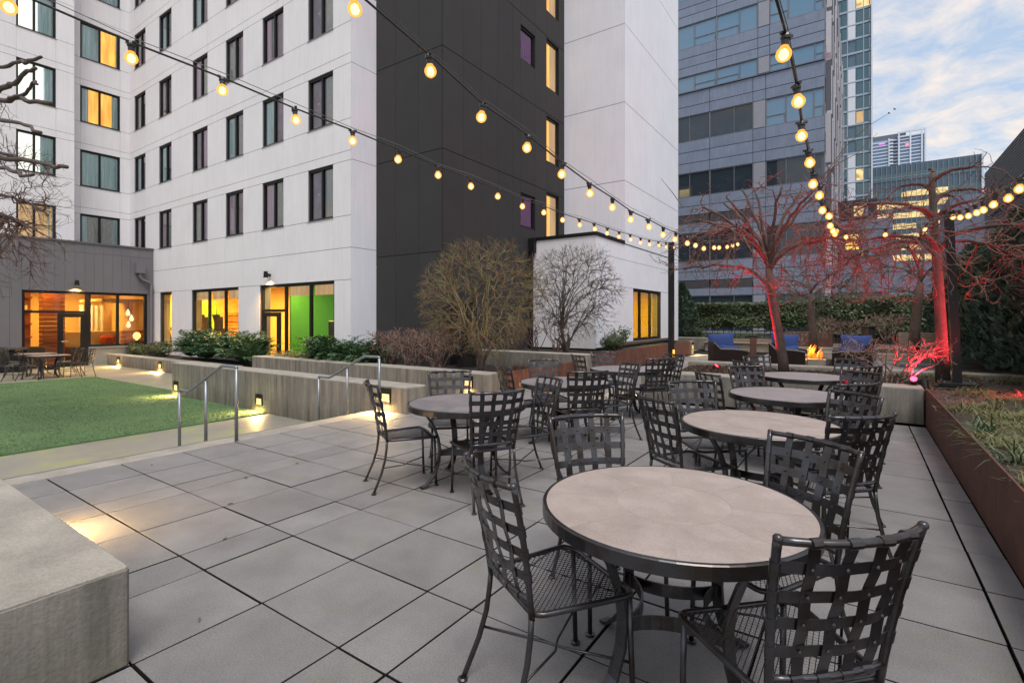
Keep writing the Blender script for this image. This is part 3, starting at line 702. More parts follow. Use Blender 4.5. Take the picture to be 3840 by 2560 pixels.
# slatted timber column and shelf inside
cl = thing('timber_column', 'orange slatted timber column inside the lounge', 'column', (-28.0, 6.5, LOW))
for k in range(17): put('slat', MB().box(-28.3, 6.35, LOW+.03+.18*k, -27.7, 7.05, LOW+.19+.18*k, ch=.008), M['orangewood'], cl)
sh = thing('timber_shelf', 'timber shelf of glowing candles behind the lounge glass', 'shelf', (-29.2, 5.4, LOW))
for k in range(5): put('shelf_board', bx(-29.6, 4.2, LOW+.55+.56*k, -29.0, 6.3, LOW+.63+.56*k), M['orangewood'], sh)
for k in range(4): put('shelf_upright', bx(-29.5, 4.35+.58*k, LOW, -29.2, 4.55+.58*k, 2.9), M['orangewood'], sh)
for k in range(9):
    tag(put('candle', MB().lathe([(.045, .80+LOW+.56*(k % 3)+.4), (.045, .98+LOW+.56*(k % 3)+.4), (0, .98+LOW+.56*(k % 3)+.4)], 8, -29.1, 4.6+.19*k), M['litcurtain']), 'small lit candle standing on the lounge shelf', 'candle', 'candles on the lounge shelf')
sf = thing('lounge_sofa', 'olive sofa with orange cushions just inside the lounge glass', 'sofa', (-27.4, 5.7, LOW))
put('seat', bx(-27.9, 5.0, LOW, -27.1, 6.2, .05, ch=.03), M['sofa'], sf); put('backrest', bx(-27.09, 5.4, LOW, -26.95, 6.25, .42, ch=.03), M['sofa'], sf)
put('cushion', MB().box(-27.6, 5.05, .1, -27.2, 5.5, .5, ch=.1), M['orange'], sf)
bq = thing('lounge_bench', 'pale banquette with an orange cushion behind the lounge window', 'bench', (-28.6, 8.2, LOW))
put('seat', bx(-29.0, 7.3, LOW, -28.0, 9.3, .30, ch=.02), M['sofa'], bq); put('backrest', bx(-29.4, 7.3, LOW, -29.01, 9.4, .95, ch=.02), M['room'], bq)
put('cushion', MB().box(-28.9, 8.55, .32, -28.5, 9.1, .78, ch=.12), M['orange'], bq)
put('curtain', pleats(Face('X', -31.8), 8.6, 9.6, 0, 2.2, 0, .04, .2), M['sheer'], lounge)
rd = thing('reception_desk', 'slatted orange timber desk inside the lounge', 'desk', (-27.6, 9.5, LOW))
for k in range(7): put('slat', MB().box(-27.9, 9.05, LOW+.02+.2*k, -27.3, 9.95, LOW+.19+.2*k, ch=.008), M['orangewood'], rd)
lmp = thing('table_lamp', 'glowing faceted table lamp in the lounge window', 'lamp', (-27.3, 9.35, .5))
put('globe', MB().lathe([(.02, .55), (.13, .66), (.16, .76), (.11, .88), (.03, .92)], 8, -26.9, 9.35), M['softlamp'], lmp)
put('base', bx(-27.1, 9.15, LOW, -26.7, 9.5, .54), M['sofa'], lmp)
for (dy_, dz_) in ((0, 1.75), (.14, 1.50), (.02, 1.20)):
    pl = thing('pendant_lamp', 'cluster of teardrop glass pendants glowing in the lounge', 'lamp', (-28.2, 9.5+dy_, dz_), group='lounge pendants')
    put('shade', MB().lathe([(.015, dz_+.22), (.06, dz_+.12), (.09, dz_), (.06, dz_-.08), (.0, dz_-.1)], 10, -28.2, 9.45+dy_), M['pendant'], pl)
    put('cord', MB().tube([(-28.2, 9.45+dy_, dz_+.22), (-28.2, 9.45+dy_, 2.3)], .006, 4), M['black'], pl)
for (x, y, z, e, c_) in ((-29.5, 5.2, 2.9, 80, (1, .52, .12)), (-28.9, 8.0, 2.9, 52, (1, .58, .14)), (-31, 8, 2.9, 110, (1, .60, .16)), (-27.4, 6.2, 2.9, 36, (1, .5, .12))):
    ld = bpy.data.lights.new('room_lamp', 'AREA'); ld.size = 1.0; ld.energy = e; ld.color = c_
    lo = bpy.data.objects.new('room_lamp', ld); col.objects.link(lo); lo.location = (x, y, z)
# wall sconces
def sconce(name_loc, F, u, z, label):
    t = thing('wall_sconce', label, 'wall lamp', F.pt(u, z, 0))
    dirv = Vector(F.pt(0, 0, -1)) - Vector(F.pt(0, 0, 0))
    c = Vector(F.pt(u, z, 0))
    put('bracket', MB().tube([c - dirv*.0, c + dirv*.12], .05, 8), M['black'], t)
    s = MB().lathe([(.0, z+.12), (.065, z+.12), (.075, z-.10), (.06, z-.10), (.0, z-.085)], 12, c.x+dirv.x*.16, c.y+dirv.y*.16); put('shade', s, M['black'], t)
    put('lens', MB().lathe([(.055, z-.101), (.0, z-.104)], 10, c.x+dirv.x*.16, c.y+dirv.y*.16), M['warmlamp'], t)
    ld = bpy.data.lights.new('sconce_lamp', 'SPOT'); ld.energy = 170; ld.color = (1, .52, .12); ld.spot_size = R(125); ld.spot_blend = .8
    lo = bpy.data.objects.new('sconce_lamp', ld); col.objects.link(lo); lo.location = c + dirv*.16 + Vector((0, 0, -.12))
sconce(None, FL, 7.0, 2.95, 'black wall sconce lit above the lounge door')
sconce(None, FM, -16.78, 3.02, 'black wall sconce lit above the gym door')
# grey downpipe of the lounge wing
gp = thing('downpipe', 'grey bent downpipe with hopper in the corner of the lounge wing', 'downpipe', (-26.1, 9.4, 2))
put('hopper', MB().box(-26.19, 9.02, 3.52, -25.98, 9.36, 3.95), M['grey'], gp)
put('pipe', MB().tube([(-26.08, 9.19, 3.53), (-26.08, 9.19, 3.36), (-26.08, 9.30, 3.22), (-26.08, 9.52, 3.14), (-26.08, 9.62, 3.04), (-26.08, 9.62, LOW)], .055, 8), M['grey'], gp)
# treadmills seen through the gym glass
def treadmill(x, y, label):
    t = thing('treadmill', label, 'treadmill', (x, y, -.1))
    put('deck', MB().box(x-.4, y-.2, -.1, x+.4, y+1.6, .12, ch=.02), M['machine'], t)
    put('console', MB().grid(lambda u, v: (x-.32+.64*u, y+.02-.20*v, .95+.75*v), 4, 4).box(x-.3, y-.10, 1.0, x+.3, y-.02, 1.60), M['machine'], t)
    put('upright', MB().tube([(x-.34, y+.1, .1), (x-.34, y-.1, 1.05)], .05, 6), M['machine'], t); put('upright', MB().tube([(x+.34, y+.1, .1), (x+.34, y-.1, 1.05)], .05, 6), M['machine'], t)
    put('handrail', MB().tube([(x-.36, y-.02, 1.1), (x-.36, y+.75, .88)], .04, 6).tube([(x+.36, y-.02, 1.1), (x+.36, y+.75, .88)], .04, 6), M['machine'], t)
treadmill(-27.2, 10.7, 'dark treadmill behind the narrow gym window'); treadmill(-23.6, 10.75, 'first of two treadmills in the wide gym window'); treadmill(-22.3, 10.75, 'second of two treadmills in the wide gym window, by the wall stripes')
eb = thing('exercise_bike', 'exercise bike with tilted screen against the green gym wall', 'exercise bike', (-14.2, 10.7, -.1))
put('console', MB().box(-14.75, 10.60, .95, -14.25, 10.68, 1.45, ch=.02), M['machine'], eb); put('upright', MB().tube([(-14.4, 10.7, -.1), (-14.4, 10.7, 1.0)], .06, 8), M['machine'], eb)
put('handlebar', MB().tube([(-14.2, 10.7, 1.12), (-13.9, 10.9, 1.05), (-13.7, 10.75, .98)], .03, 6), M['machine'], eb); put('body', MB().box(-14.6, 10.6, -.1, -13.6, 11.0, .55, ch=.08), M['machine'], eb)
ck = thing('gym_cabinet', 'orange timber cabinet with a steel bin inside the gym door', 'cabinet', (-15.8, 11.5, -.1))
put('body', bx(-16.2, 11.3, -.1, -15.2, 11.7, .82), M['orangewood'], ck); put('bin', MB().lathe([(.16, -.1), (.16, .9), (0, .9)], 14, -14.95, 11.3), M['alum'], ck)

# ================================================================== BUILDINGS BEYOND THE GARDEN
M['officewall'] = pm('blue_grey_concrete_panel', (0.195, 0.24, 0.33), 0.75, var=0.13, vscale=1.1, fine=0.04, streak=0.14, rnd=0.04)
M['officejoint'] = pm('office_joint', (0.05, 0.05, 0.06), 0.8)
M['officeglass'] = glass('office_sky_tinted_glass', (0.5, 0.6, 0.7), 2.6, 0.03, 0.08, (0.115, 0.25, 0.39))  # reflected sky painted into the pane's blue body colour
M['officedark'] = glass('office_dark_glass', (0.6, 0.66, 0.7), 1.8, 0.03, 0.5, (0.05, 0.075, 0.10))
M['pier'] = pm('pale_pier_panel', (0.27, 0.28, 0.33), 0.6, var=0.05)
M['mullion'] = pm('grey_mullion', (0.17, 0.175, 0.20), 0.5, metal=0.3)
M['finlight'] = pm('pale_fin', (0.50, 0.49, 0.53), 0.6, var=0.06, rnd=0.15)
M['findark'] = pm('grey_fin', (0.10, 0.105, 0.13), 0.6, var=0.06, rnd=0.15)
M['officeroom'] = pm('dim_office_interior', (0.07, 0.065, 0.06), 0.9, var=0.6, vscale=1.2)
M['officelit'] = em_room('lit_office_interior', (1.0, 0.72, 0.30), (0.16, 0.12, 0.07), 0.8, 1.1)
M['litstrip'] = em_room('lit_office_windows', (0.95, 0.68, 0.28), (0.42, 0.30, 0.14), 0.75, 0.8)
M['litstrip2'] = em_room('bright_office_window', (1.0, 0.72, 0.20), (0.75, 0.48, 0.10), 1.0, 0.6)
M['tealglass'] = glass('teal_tower_glass', (0.5, 0.6, 0.65), 2.2, 0.04, 0.08, (0.05, 0.125, 0.16))
M['towerdark'] = pm('tower_spandrel', (0.085, 0.14, 0.19), 0.35, var=0.08, rnd=0.1)
M['towerwhite'] = pm('tower_white_panel', (0.62, 0.66, 0.74), 0.5, var=0.04)
M['towerframe'] = pm('tower_frame', (0.30, 0.38, 0.48), 0.5, var=0.05)
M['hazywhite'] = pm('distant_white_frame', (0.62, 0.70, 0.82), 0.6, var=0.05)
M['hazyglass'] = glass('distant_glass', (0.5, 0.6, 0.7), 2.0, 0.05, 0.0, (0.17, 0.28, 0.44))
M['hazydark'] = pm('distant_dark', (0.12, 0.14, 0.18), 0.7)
M['pink'] = em('pink_lit_window', (1.0, 0.28, 0.34), 0.8)
M['magenta'] = em('magenta_light_line', (0.9, 0.2, 0.8), 0.8)
M['brick'] = pm('dark_brick', (0.050, 0.045, 0.058), 0.85, var=0.25, vscale=2, fine=0.2, fscale=15)
M['ribbed'] = pm('ribbed_grey_metal', (0.30, 0.285, 0.28), 0.6, metal=0.0, var=0.08)

office = thing('office_building', 'blue grey office block with ribbon windows and pale fins on its side', 'building', (-9, 48, 0))
FO = Face('Y', 42.0)
upper = [(23.38, 25.26), (27.3, 29.2), (19.88, 21.13)]; lower = [(15.86, 17.92), (11.37, 13.30), (6.12, 8.42), (.6, 3.34)]
uu = [-18, -13.9, -9.29, -6.34, -5.54, -2.03]; ul2 = [-18, -13.9, -9.83, -6.70, -5.82, -2.04]
hu = [(a, b, z0, z1) for z0, z1 in upper for a, b in ((-18, -9.29), (-9.29, -6.34), (-5.54, -2.03))]
clad(office, FO, uu, [19.80, 19.88, 21.13, 21.85, 22.6, 23.38, 25.26, 26.0, 26.7, 27.3, 29.2, 30.5, 33], hu, 'officewall', 'officejoint', 'cladding_panel', gu=.04, gz=.05, thick=.03, back=.5)
FO2 = Face('Y', 42.09)
hl = [(a, b, z0, z1) for z0, z1 in lower for a, b in ((-18, -9.83), (-9.83, -6.70), (-5.82, -2.04))]
lv = [(9.19, 9.89), (3.94, 4.60)]
hl += [(a, b, z0, z1) for z0, z1 in lv for a, b in ((-18, -9.83), (-9.83, -6.70))]
clad(office, FO2, ul2, [0, .6, 3.34, 3.94, 4.60, 5.3, 6.12, 8.42, 9.19, 9.89, 10.6, 11.37, 13.30, 14.1, 15.0, 15.86, 17.92, 18.7, 19.797], hl, 'officewall', 'officejoint', 'cladding_panel', gu=.04, gz=.05, thick=.03, back=.5)
ro = random.Random(5)
def oframe(F, z0, z1, a, b, mulls, gm, room, sub=False):
    m = MB(); t = .05
    F.box(m, a, b, z1-t, z1, .04, .16); F.box(m, a, b, z0, z0+t, .04, .16)
    F.box(m, a, a+t, z0+t, z1-t, .04, .16); F.box(m, b-t, b, z0+t, z1-t, .04, .16)
    for x in mulls: F.box(m, x-.025, x+.025, z0+t, z1-t, .045, .155)
    wn = put('window', m, M['mullion'], office)
    es = [a+t] + [v for x in mulls for v in (x-.025, x+.025)] + [b-t]
    for k in range(0, len(es), 2):
        p = MB(); p.quad(F.pt(es[k], z0+t, .1), F.pt(es[k+1], z0+t, .1), F.pt(es[k+1], z1-t, .1), F.pt(es[k], z1-t, .1)); put('pane', p, M[gm], wn)
        if sub and k % 4 == 0:
            s = MB(); zz = z0+(z1-z0)*.36; F.box(s, es[k], es[k+1]-.04, zz, zz+.05, .06, .12); F.box(s, es[k+1]-.09, es[k+1]-.04, z0+t, zz, .06, .12); put('vent_frame', s, M['mullion'], wn)
    q = MB(); q.quad(F.pt(a, z0, 1.4), F.pt(b, z0, 1.4), F.pt(b, z1, 1.4), F.pt(a, z1, 1.4)); put('room', q, M[room], wn)
    # blinds and desks inside
    r2 = MB()
    for k in range(3):
        x = ro.uniform(a, b-.6); F.box(r2, x, x+ro.uniform(.4, 1.2), z0, z0+(z1-z0)*ro.uniform(.3, .7), .5, .6)
    put('furniture', r2, M['darkroom'], wn)
for z0, z1 in upper:
    oframe(FO, z0, z1, -18, -9.29, (-15.5, -13.9, -12.3, -10.97), 'officeglass', 'officeroom', True)
    oframe(FO, z0, z1, -9.29, -6.34, (-7.61,), 'officeglass', 'officeroom', True)
    oframe(FO, z0, z1, -5.54, -2.04, (-4.29, -2.62), 'officeglass', 'officeroom', True)
    put('pier_panel', FO.box(MB(), -6.30, -5.58, z0+.03, z1-.03, -.012, .02), M['pier'], office)
for i, (z0, z1) in enumerate(lower):
    room = ['officeroom', 'officelit', 'officeroom', 'officeroom'][i]
    oframe(FO2, z0, z1, -18, -9.83, (-15.5, -13.9, -12.3, -11.4), 'officedark', 'officeroom' if i != 1 else 'officelit', False)
    oframe(FO2, z0, z1, -9.83, -6.70, (-8.04,), 'officedark', room)
    oframe(FO2, z0, z1, -5.82, -2.04, (-4.47, -2.70), 'officeglass' if i == 0 else 'officedark', 'officeroom', i == 0)
    put('pier_panel', FO2.box(MB(), -6.65, -5.87, z0+.03, z1-.03, -.012, .02), M['pier'], office)
put('lit_panel', FO2.box(MB(), -12.28, -11.5, 11.45, 12.1, .3, .35), M['litstrip'], office)
for z0, z1 in lv:
    for a, b in ((-18, -9.88), (-9.78, -6.75)):
        n = 9
        for k in range(n):
            zz = z0 + (z1-z0)*k/n
            put('louvre', FO2.box(MB(), a, b, zz, zz+.035, .02, .14), M['mullion'], office)
        put('louvre_backing', FO2.box(MB(), a, b, z0, z1, .2, .25), M['officejoint'], office)
put('wall', bx(-18, 42.7, 0, -2.3, 84, 33), M['officejoint'], office)
put('side_wall', MB().box(-2.28, 42.55, 0, -2.06, 83.9, 33), M['officewall'], office)
finme = {k: MB().box(0, 0, 0, .34, .10, 3.5).mesh('fin', M[k]) for k in ('finlight', 'findark')}
for lvl in range(8):
    for k in range(22):
        y = 42.75 + 1.75*k + (lvl % 3)*.5
        inst('fin', finme['finlight' if (k*3+lvl*2) % 5 < 3 else 'findark'], office, Vector((-2.055, y, 1.0+3.9*lvl + (k % 4)*.28)) - Vector(woff(office)))
for lvl in range(8):
    put('side_window', MB().box(-2.055, 42.7, 1.6+3.9*lvl, -2.03, 83, 3.2+3.9*lvl), M['officedark'], office)
# low wing right of the office
lw = thing('office_wing', 'low grey office wing with dark ribbon window behind the hedge', 'building', (0, 46, 0))
FW2 = Face('Y', 43.2)
clad(lw, FW2, [-2.02, -.2, 1.6, 4.4], [0, 2.4, 3.35, 4.7, 5.4], [(-2.02, 1.6, 2.4, 3.35)], 'officewall', 'officejoint', 'cladding_panel', gu=.04, gz=.05, thick=.03)
put('window', FW2.box(MB(), -2.0, 1.58, 2.42, 3.33, .1, .14), M['officedark'], lw)
put('wall', bx(-2.0, 43.7, 0, 4.3, 58, 5.35), M['officejoint'], lw)
# brick block
bk = thing('brick_building', 'dark brick block with one bright lit window beside the glass tower', 'building', (2, 62, 0))
a0 = at(3160, 830, Y=60); a1 = at(3290, 748, Y=60); zb = a0.z; ztp = at(3225, 748, Y=60).z; xl, xr = a0.x, a1.x
put('brick_wall', MB().box(xl-3, 60, zb, xr, 66, ztp), M['brick'], bk)
put('grey_wall', MB().box(xl-3, 60.02, 0, xr+1.2, 66, zb-.02), M['officewall'], bk)
def rectw(parent, x0, y0, x1, y1, Y, mat, name='window', d0=-.03, d1=.02):
    p, q = at(x0, y0, Y=Y), at(x1, y1, Y=Y)
    p2 = at((x0+x1)/2, y0, Y=Y); q2 = at((x0+x1)/2, y1, Y=Y)
    return put(name, MB().box(p.x, Y+d0, q2.z, q.x, Y+d1, p2.z), M[mat], parent)
def kU(x, y): return (3100+x*.35071, 450+y*.35071)
o_ = rectw(bk, *kU(280, 912), *kU(445, 1040), 60, 'mullion'); rectw(o_, *kU(292, 925), *kU(325, 1030), 60, 'officelit', 'pane', -.05, -.032); rectw(o_, *kU(333, 925), *kU(398, 1030), 60, 'officelit', 'pane', -.05, -.032); rectw(o_, *kU(406, 920), *kU(436, 1022), 60, 'officeglass', 'pane', -.05, -.032)
o_ = rectw(bk, *kU(192, 1165), *kU(550, 1465), 60, 'mullion'); rectw(o_, *kU(200, 1225), *kU(343, 1385), 60, 'litstrip2', 'pane', -.05, -.032); rectw(o_, *kU(200, 1390), *kU(343, 1455), 60, 'officedark', 'pane', -.05, -.032); rectw(o_, *kU(390, 1185), *kU(542, 1455), 60, 'officeglass', 'pane', -.05, -.032); rectw(o_, *kU(350, 1400), *kU(385, 1450), 60, 'officelit', 'pane', -.05, -.032)
for (u0, z0, u1, z1) in ((210, 1290, 335, 1300), (235, 1240, 255, 1290), (205, 1340, 340, 1350)): rectw(o_, *kU(u0, z0), *kU(u1, z1), 60, 'machine', 'furniture', -.055, -.051)
# teal glass tower
gt = thing('glass_tower', 'tall teal glass apartment tower with white panels and a few lit rooms', 'building', (3, 115, 0))
YT = 110.0
xa = [at(p, 600, Y=YT).x for p in (3158, 3176, 3180, 3208, 3211, 3237, 3239, 3266, 3271)]
put('tower_body', MB().box(xa[0]-6, YT+.3, 0, xa[8], YT+30, 66), M['towerdark'], gt)
fh = 2.57; rt_ = random.Random(4)
zref = at(3240, 1050*.638, Y=YT).z
for k in range(-9, 22):
    z = zref + (k*fh) - .1
    if z < 2 or z > 64: continue
    put('floor_band', MB().box(xa[0]-6, YT+.12, z-.42, xa[8], YT+.296, z-.05), M['towerframe'], gt)
    fl = put('window', MB().box(xa[0], YT+.14, z, xa[1], YT+.29, z+1.9), M['tealglass'], gt)
    lit = rt_.random()
    put('pane', MB().box(xa[4], YT+.14, z, xa[5], YT+.29, z+1.95), M['officelit' if k in (0, 12) else 'dimcurtain' if lit < .16 else 'tealglass'], fl)
    put('pane', MB().box(xa[6], YT+.14, z, xa[7], YT+.29, z+1.95), M['litstrip' if k == 12 else 'tealglass'], fl)
    put('blind', MB().box(xa[6]+.75, YT+.10, z+.05, xa[7]-.1, YT+.135, z+1.9), M['towerframe'], fl)
    if (k//2) % 3 != 1: put('white_panel', MB().box(xa[2], YT+.1, z-.25, xa[3], YT+.28, z+2.1), M['towerwhite'], gt)
for p in (1, 5, 7): put('mullion', MB().box(xa[p], YT+.08, 2, xa[p]+.12, YT+.29, 66), M['towerframe'], gt)
put('edge_fin', MB().box(xa[8]-.15, YT-.4, 2, xa[8]+.05, YT+.31, 66), M['towerwhite'], gt)
# mid-rise glass office with rows of lit windows
mo = thing('glass_office', 'wide dark glass office with rows of lit yellow windows', 'building', (11, 150, 0))
YM = 140.0; x0, x1 = 2.2, 20.6
put('office_body', MB().box(x0-2, YM+.3, 0, x1, YM+30, 35.3), M['towerdark'], mo)
ncol = 21; cw = (x1-x0)/ncol; rm = random.Random(8)
for i in range(ncol+1): put('mullion', MB().box(x0+cw*i-.03, YM+.16, 0, x0+cw*i+.03, YM+.298, 35.3), M['towerframe'], mo)
for i in range(ncol): put('top_pane', MB().box(x0+cw*i+.05, YM+.2, 31.9, x0+cw*(i+1)-.05, YM+.29, 33.4), M['tealglass'], mo)
put('transom', MB().box(x0, YM+.17, 32.6, x1, YM+.195, 32.68), M['towerframe'], mo)
for r_ in range(9):
    z = 28.2 - 2.32*r_
    run = 0
    for i in range(ncol):
        if run <= 0: run = rm.randint(1, 5); on = rm.random() < (.72 if r_ > 0 else .5)
        run -= 1
        if r_ == 0 and i < 3: on = False
        hgt = 1.25 if on else 1.3
        put('window', MB().box(x0+cw*i+.05, YM+.2, z-(.1*rm.random() if on else 0), x0+cw*(i+1)-.05, YM+.29, z+hgt-(.25*rm.random() if on else 0)), M['litstrip' if on else 'tealglass'], mo)
put('edge_fin', MB().box(x1-.1, YM-.2, 0, x1+.2, YM+.31, 35.3), M['towerwhite'], mo)
# far pale residential tower
rt = thing('residential_tower', 'far pale blue high rise with white frame and balconies', 'building', (30, 540, 0))
YR = 520.0
px = lambda p: at(p, 560, Y=YR).x
zr = lambda y: at(3380, y, Y=YR).z
zt_ = zr(505)
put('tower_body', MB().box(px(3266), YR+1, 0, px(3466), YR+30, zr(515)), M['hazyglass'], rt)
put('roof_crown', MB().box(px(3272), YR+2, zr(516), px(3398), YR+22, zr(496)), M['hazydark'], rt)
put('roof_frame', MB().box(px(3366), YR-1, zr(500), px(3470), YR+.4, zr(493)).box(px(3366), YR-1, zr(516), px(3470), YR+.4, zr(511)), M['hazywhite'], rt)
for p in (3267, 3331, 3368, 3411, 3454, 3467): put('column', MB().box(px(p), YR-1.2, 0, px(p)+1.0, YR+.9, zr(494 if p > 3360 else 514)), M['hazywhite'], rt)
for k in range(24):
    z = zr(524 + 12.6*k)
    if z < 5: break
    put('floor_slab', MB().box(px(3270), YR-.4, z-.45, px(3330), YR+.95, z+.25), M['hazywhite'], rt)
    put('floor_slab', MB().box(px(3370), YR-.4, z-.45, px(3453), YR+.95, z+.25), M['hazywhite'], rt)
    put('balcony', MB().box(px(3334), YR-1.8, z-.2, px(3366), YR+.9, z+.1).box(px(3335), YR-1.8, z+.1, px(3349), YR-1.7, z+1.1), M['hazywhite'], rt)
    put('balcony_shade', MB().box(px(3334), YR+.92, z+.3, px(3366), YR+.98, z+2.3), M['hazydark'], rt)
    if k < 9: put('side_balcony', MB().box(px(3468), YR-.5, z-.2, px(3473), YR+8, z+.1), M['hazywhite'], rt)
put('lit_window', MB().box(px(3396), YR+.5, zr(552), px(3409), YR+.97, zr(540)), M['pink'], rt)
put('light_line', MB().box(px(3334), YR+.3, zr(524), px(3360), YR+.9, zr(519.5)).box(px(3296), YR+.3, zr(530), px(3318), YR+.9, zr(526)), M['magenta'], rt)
# ribbed grey building on the right
rb = thing('ribbed_building', 'dark grey building clad in ribbed metal at the right edge', 'building', (16, 48, 0))
ridg = MB(); nz = 62; Z1 = 15.6
prof = []
for k in range(nz):
    z = Z1*k/nz; d = Z1/nz
    prof += [(10.0, z), (10.0, z+d*.5), (10.06, z+d*.55), (10.06, z+d*.95)]
prof.append((10.0, Z1))
for k in range(len(prof)-1):
    (xa_, za_), (xb_, zb_) = prof[k], prof[k+1]
    ridg.quad((xa_, 30, za_), (xa_, 67, za_), (xb_, 67, zb_), (xb_, 30, zb_))
put('ribbed_cladding', ridg, M['ribbed'], rb)
put('wall', bx(10.08, 30, 0, 26, 67.0, 15.58), M['ribbed'], rb)
put('ledge', MB().box(9.75, 30, 10.9, 9.99, 63.5, 11.15), M['mullion'], rb)
for k in range(4):
    y = 44.0 + 3.2*k
    wn = put('window', MB().box(9.93, y, 4.2, 9.99, y+2.6, 8.2), M['mullion'], rb)
    for a in range(2):
        for b in range(3): put('pane', MB().box(9.90, y+.08+1.27*a, 4.3+1.3*b, 9.925, y+1.25+1.27*a, 5.5+1.3*b), M['litstrip' if (a+b+k) % 5 == 0 else 'officedark'], wn)
gb = thing('grey_building', 'low grey building with dark tall openings left of the ribbed one', 'building', (11, 76, 0))
p0 = at(3560, 790, Y=72); p1 = at(3722, 760, Y=72)
put('wall', MB().box(p0.x, 72, 0, p1.x+3, 80, p0.z+1.5), M['officewall'], gb)
for k in range(4):
    x = p0.x + .8 + 1.9*k
    put('window', MB().box(x, 71.93, 2.0, x+1.1, 71.99, 7.6+.5*k), M['officedark'], gb)
    put('lit_pane', MB().box(x+.3, 71.90, 3.2, x+.7, 71.925, 4.4), M['litstrip' if k % 2 else 'officedark'], gb)

# ================================================================== TABLES AND CHAIRS
def make_table():
    t = thing('round_table', '', 'table')
    r = .548
    put('rim', MB().lathe([(r-.012, .741), (r, .740), (r+.004, .736), (r+.004, .690), (r-.002, .686), (r-.02, .686), (r-.02, .70), (r-.012, .70), (r-.012, .741)], 64), M['metal'], t, smooth=False)
    n = 8; gap = .0005
    def seg(r0, r1, a0, a1, m_):
        m = MB(); k = 10; top = .740; bot = .705
        pts = []
        for i in range(k+1):
            a = a0+(a1-a0)*i/k
            pts.append(((r0*math.cos(a), r0*math.sin(a)), (r1*math.cos(a), r1*math.sin(a))))
        for i in range(k):
            (p, q), (p2, q2) = pts[i], pts[i+1]
            m.quad((*p, top), (*q, top), (*q2, top), (*p2, top))
            m.quad((*q, top), (*q, bot), (*q2, bot), (*q2, top)); m.quad((*p2, top), (*p2, bot), (*p, bot), (*p, top))
        for (p, q) in (pts[0], pts[-1]): m.quad((*p, top), (*p, bot), (*q, bot), (*q, top))
        return m
    for i in range(n):
        a0, a1 = 2*math.pi*i/n, 2*math.pi*(i+1)/n
        put('stone_tile', seg(.232, r-.013, a0+gap/.3, a1-gap/.3, None), M['table'], t)
    put('stone_tile', MB().lathe([(0, .740), (.2300, .740), (.2302, .705)], 40), M['table'], t)
    put('stone_bed', MB().lathe([(0, .7393), (r-.0135, .7393), (r-.0135, .69), (0, .688)], 40), M['table'], t)
    for k in range(4):
        a = math.pi/4 + k*math.pi/2; ca, sa = math.cos(a), math.sin(a)
        m = MB(); prof = [(.43, .690), (.395, .64), (.335, .55), (.292, .44), (.275, .33), (.285, .22), (.325, .11), (.40, .028), (.435, .012), (.46, .010)]
        for i in range(len(prof)-1):
            (r0, z0), (r1, z1) = prof[i], prof[i+1]
            d = Vector((r1-r0, z1-z0)).normalized(); nx, nz_ = -d.y*.006, d.x*.006
            def P(rr, zz, s): return (rr*ca - s*.028*sa, rr*sa + s*.028*ca, zz)
            q = [P(r0+nx, z0+nz_, -1), P(r0+nx, z0+nz_, 1), P(r1+nx, z1+nz_, 1), P(r1+nx, z1+nz_, -1)]
            w_ = [P(r0-nx, z0-nz_, -1), P(r0-nx, z0-nz_, 1), P(r1-nx, z1-nz_, 1), P(r1-nx, z1-nz_, -1)]
            m.quad(*q); m.quad(*w_); m.quad(q[0], w_[0], w_[3], q[3]); m.quad(q[1], w_[1], w_[2], q[2])
        put('leg', m, M['metal'], t)
        # concave arc brace to the next leg
        b0, b1 = a, a+math.pi/2; cx_, cy_ = .46*math.cos(a+math.pi/4), .46*math.sin(a+math.pi/4)
        A = Vector((.283*math.cos(b0), .283*math.sin(b0))); B = Vector((.283*math.cos(b1), .283*math.sin(b1))); Cc = Vector((cx_*.98, cy_*.98))
        va, vb = A-Cc, B-Cc; t0 = math.atan2(va.y, va.x); t1 = math.atan2(vb.y, vb.x); rr = va.length
        dlt = (t1-t0+math.pi) % (2*math.pi) - math.pi
        m = MB()
        for i in range(10):
            u, v = t0+dlt*i/10, t0+dlt*(i+1)/10
            for (zz0, zz1, ra, rb_) in ((.27, .325, rr, rr), (.27, .325, rr+.009, rr+.009)):
                m.quad((Cc.x+ra*math.cos(u), Cc.y+ra*math.sin(u), zz0), (Cc.x+ra*math.cos(v), Cc.y+ra*math.sin(v), zz0), (Cc.x+ra*math.cos(v), Cc.y+ra*math.sin(v), zz1), (Cc.x+ra*math.cos(u), Cc.y+ra*math.sin(u), zz1))
            for zz in (.27, .325):
                m.quad((Cc.x+rr*math.cos(u), Cc.y+rr*math.sin(u), zz), (Cc.x+rr*math.cos(v), Cc.y+rr*math.sin(v), zz), (Cc.x+(rr+.009)*math.cos(v), Cc.y+(rr+.009)*math.sin(v), zz), (Cc.x+(rr+.009)*math.cos(u), Cc.y+(rr+.009)*math.sin(u), zz))
        put('brace', m, M['metal'], t)
    return t
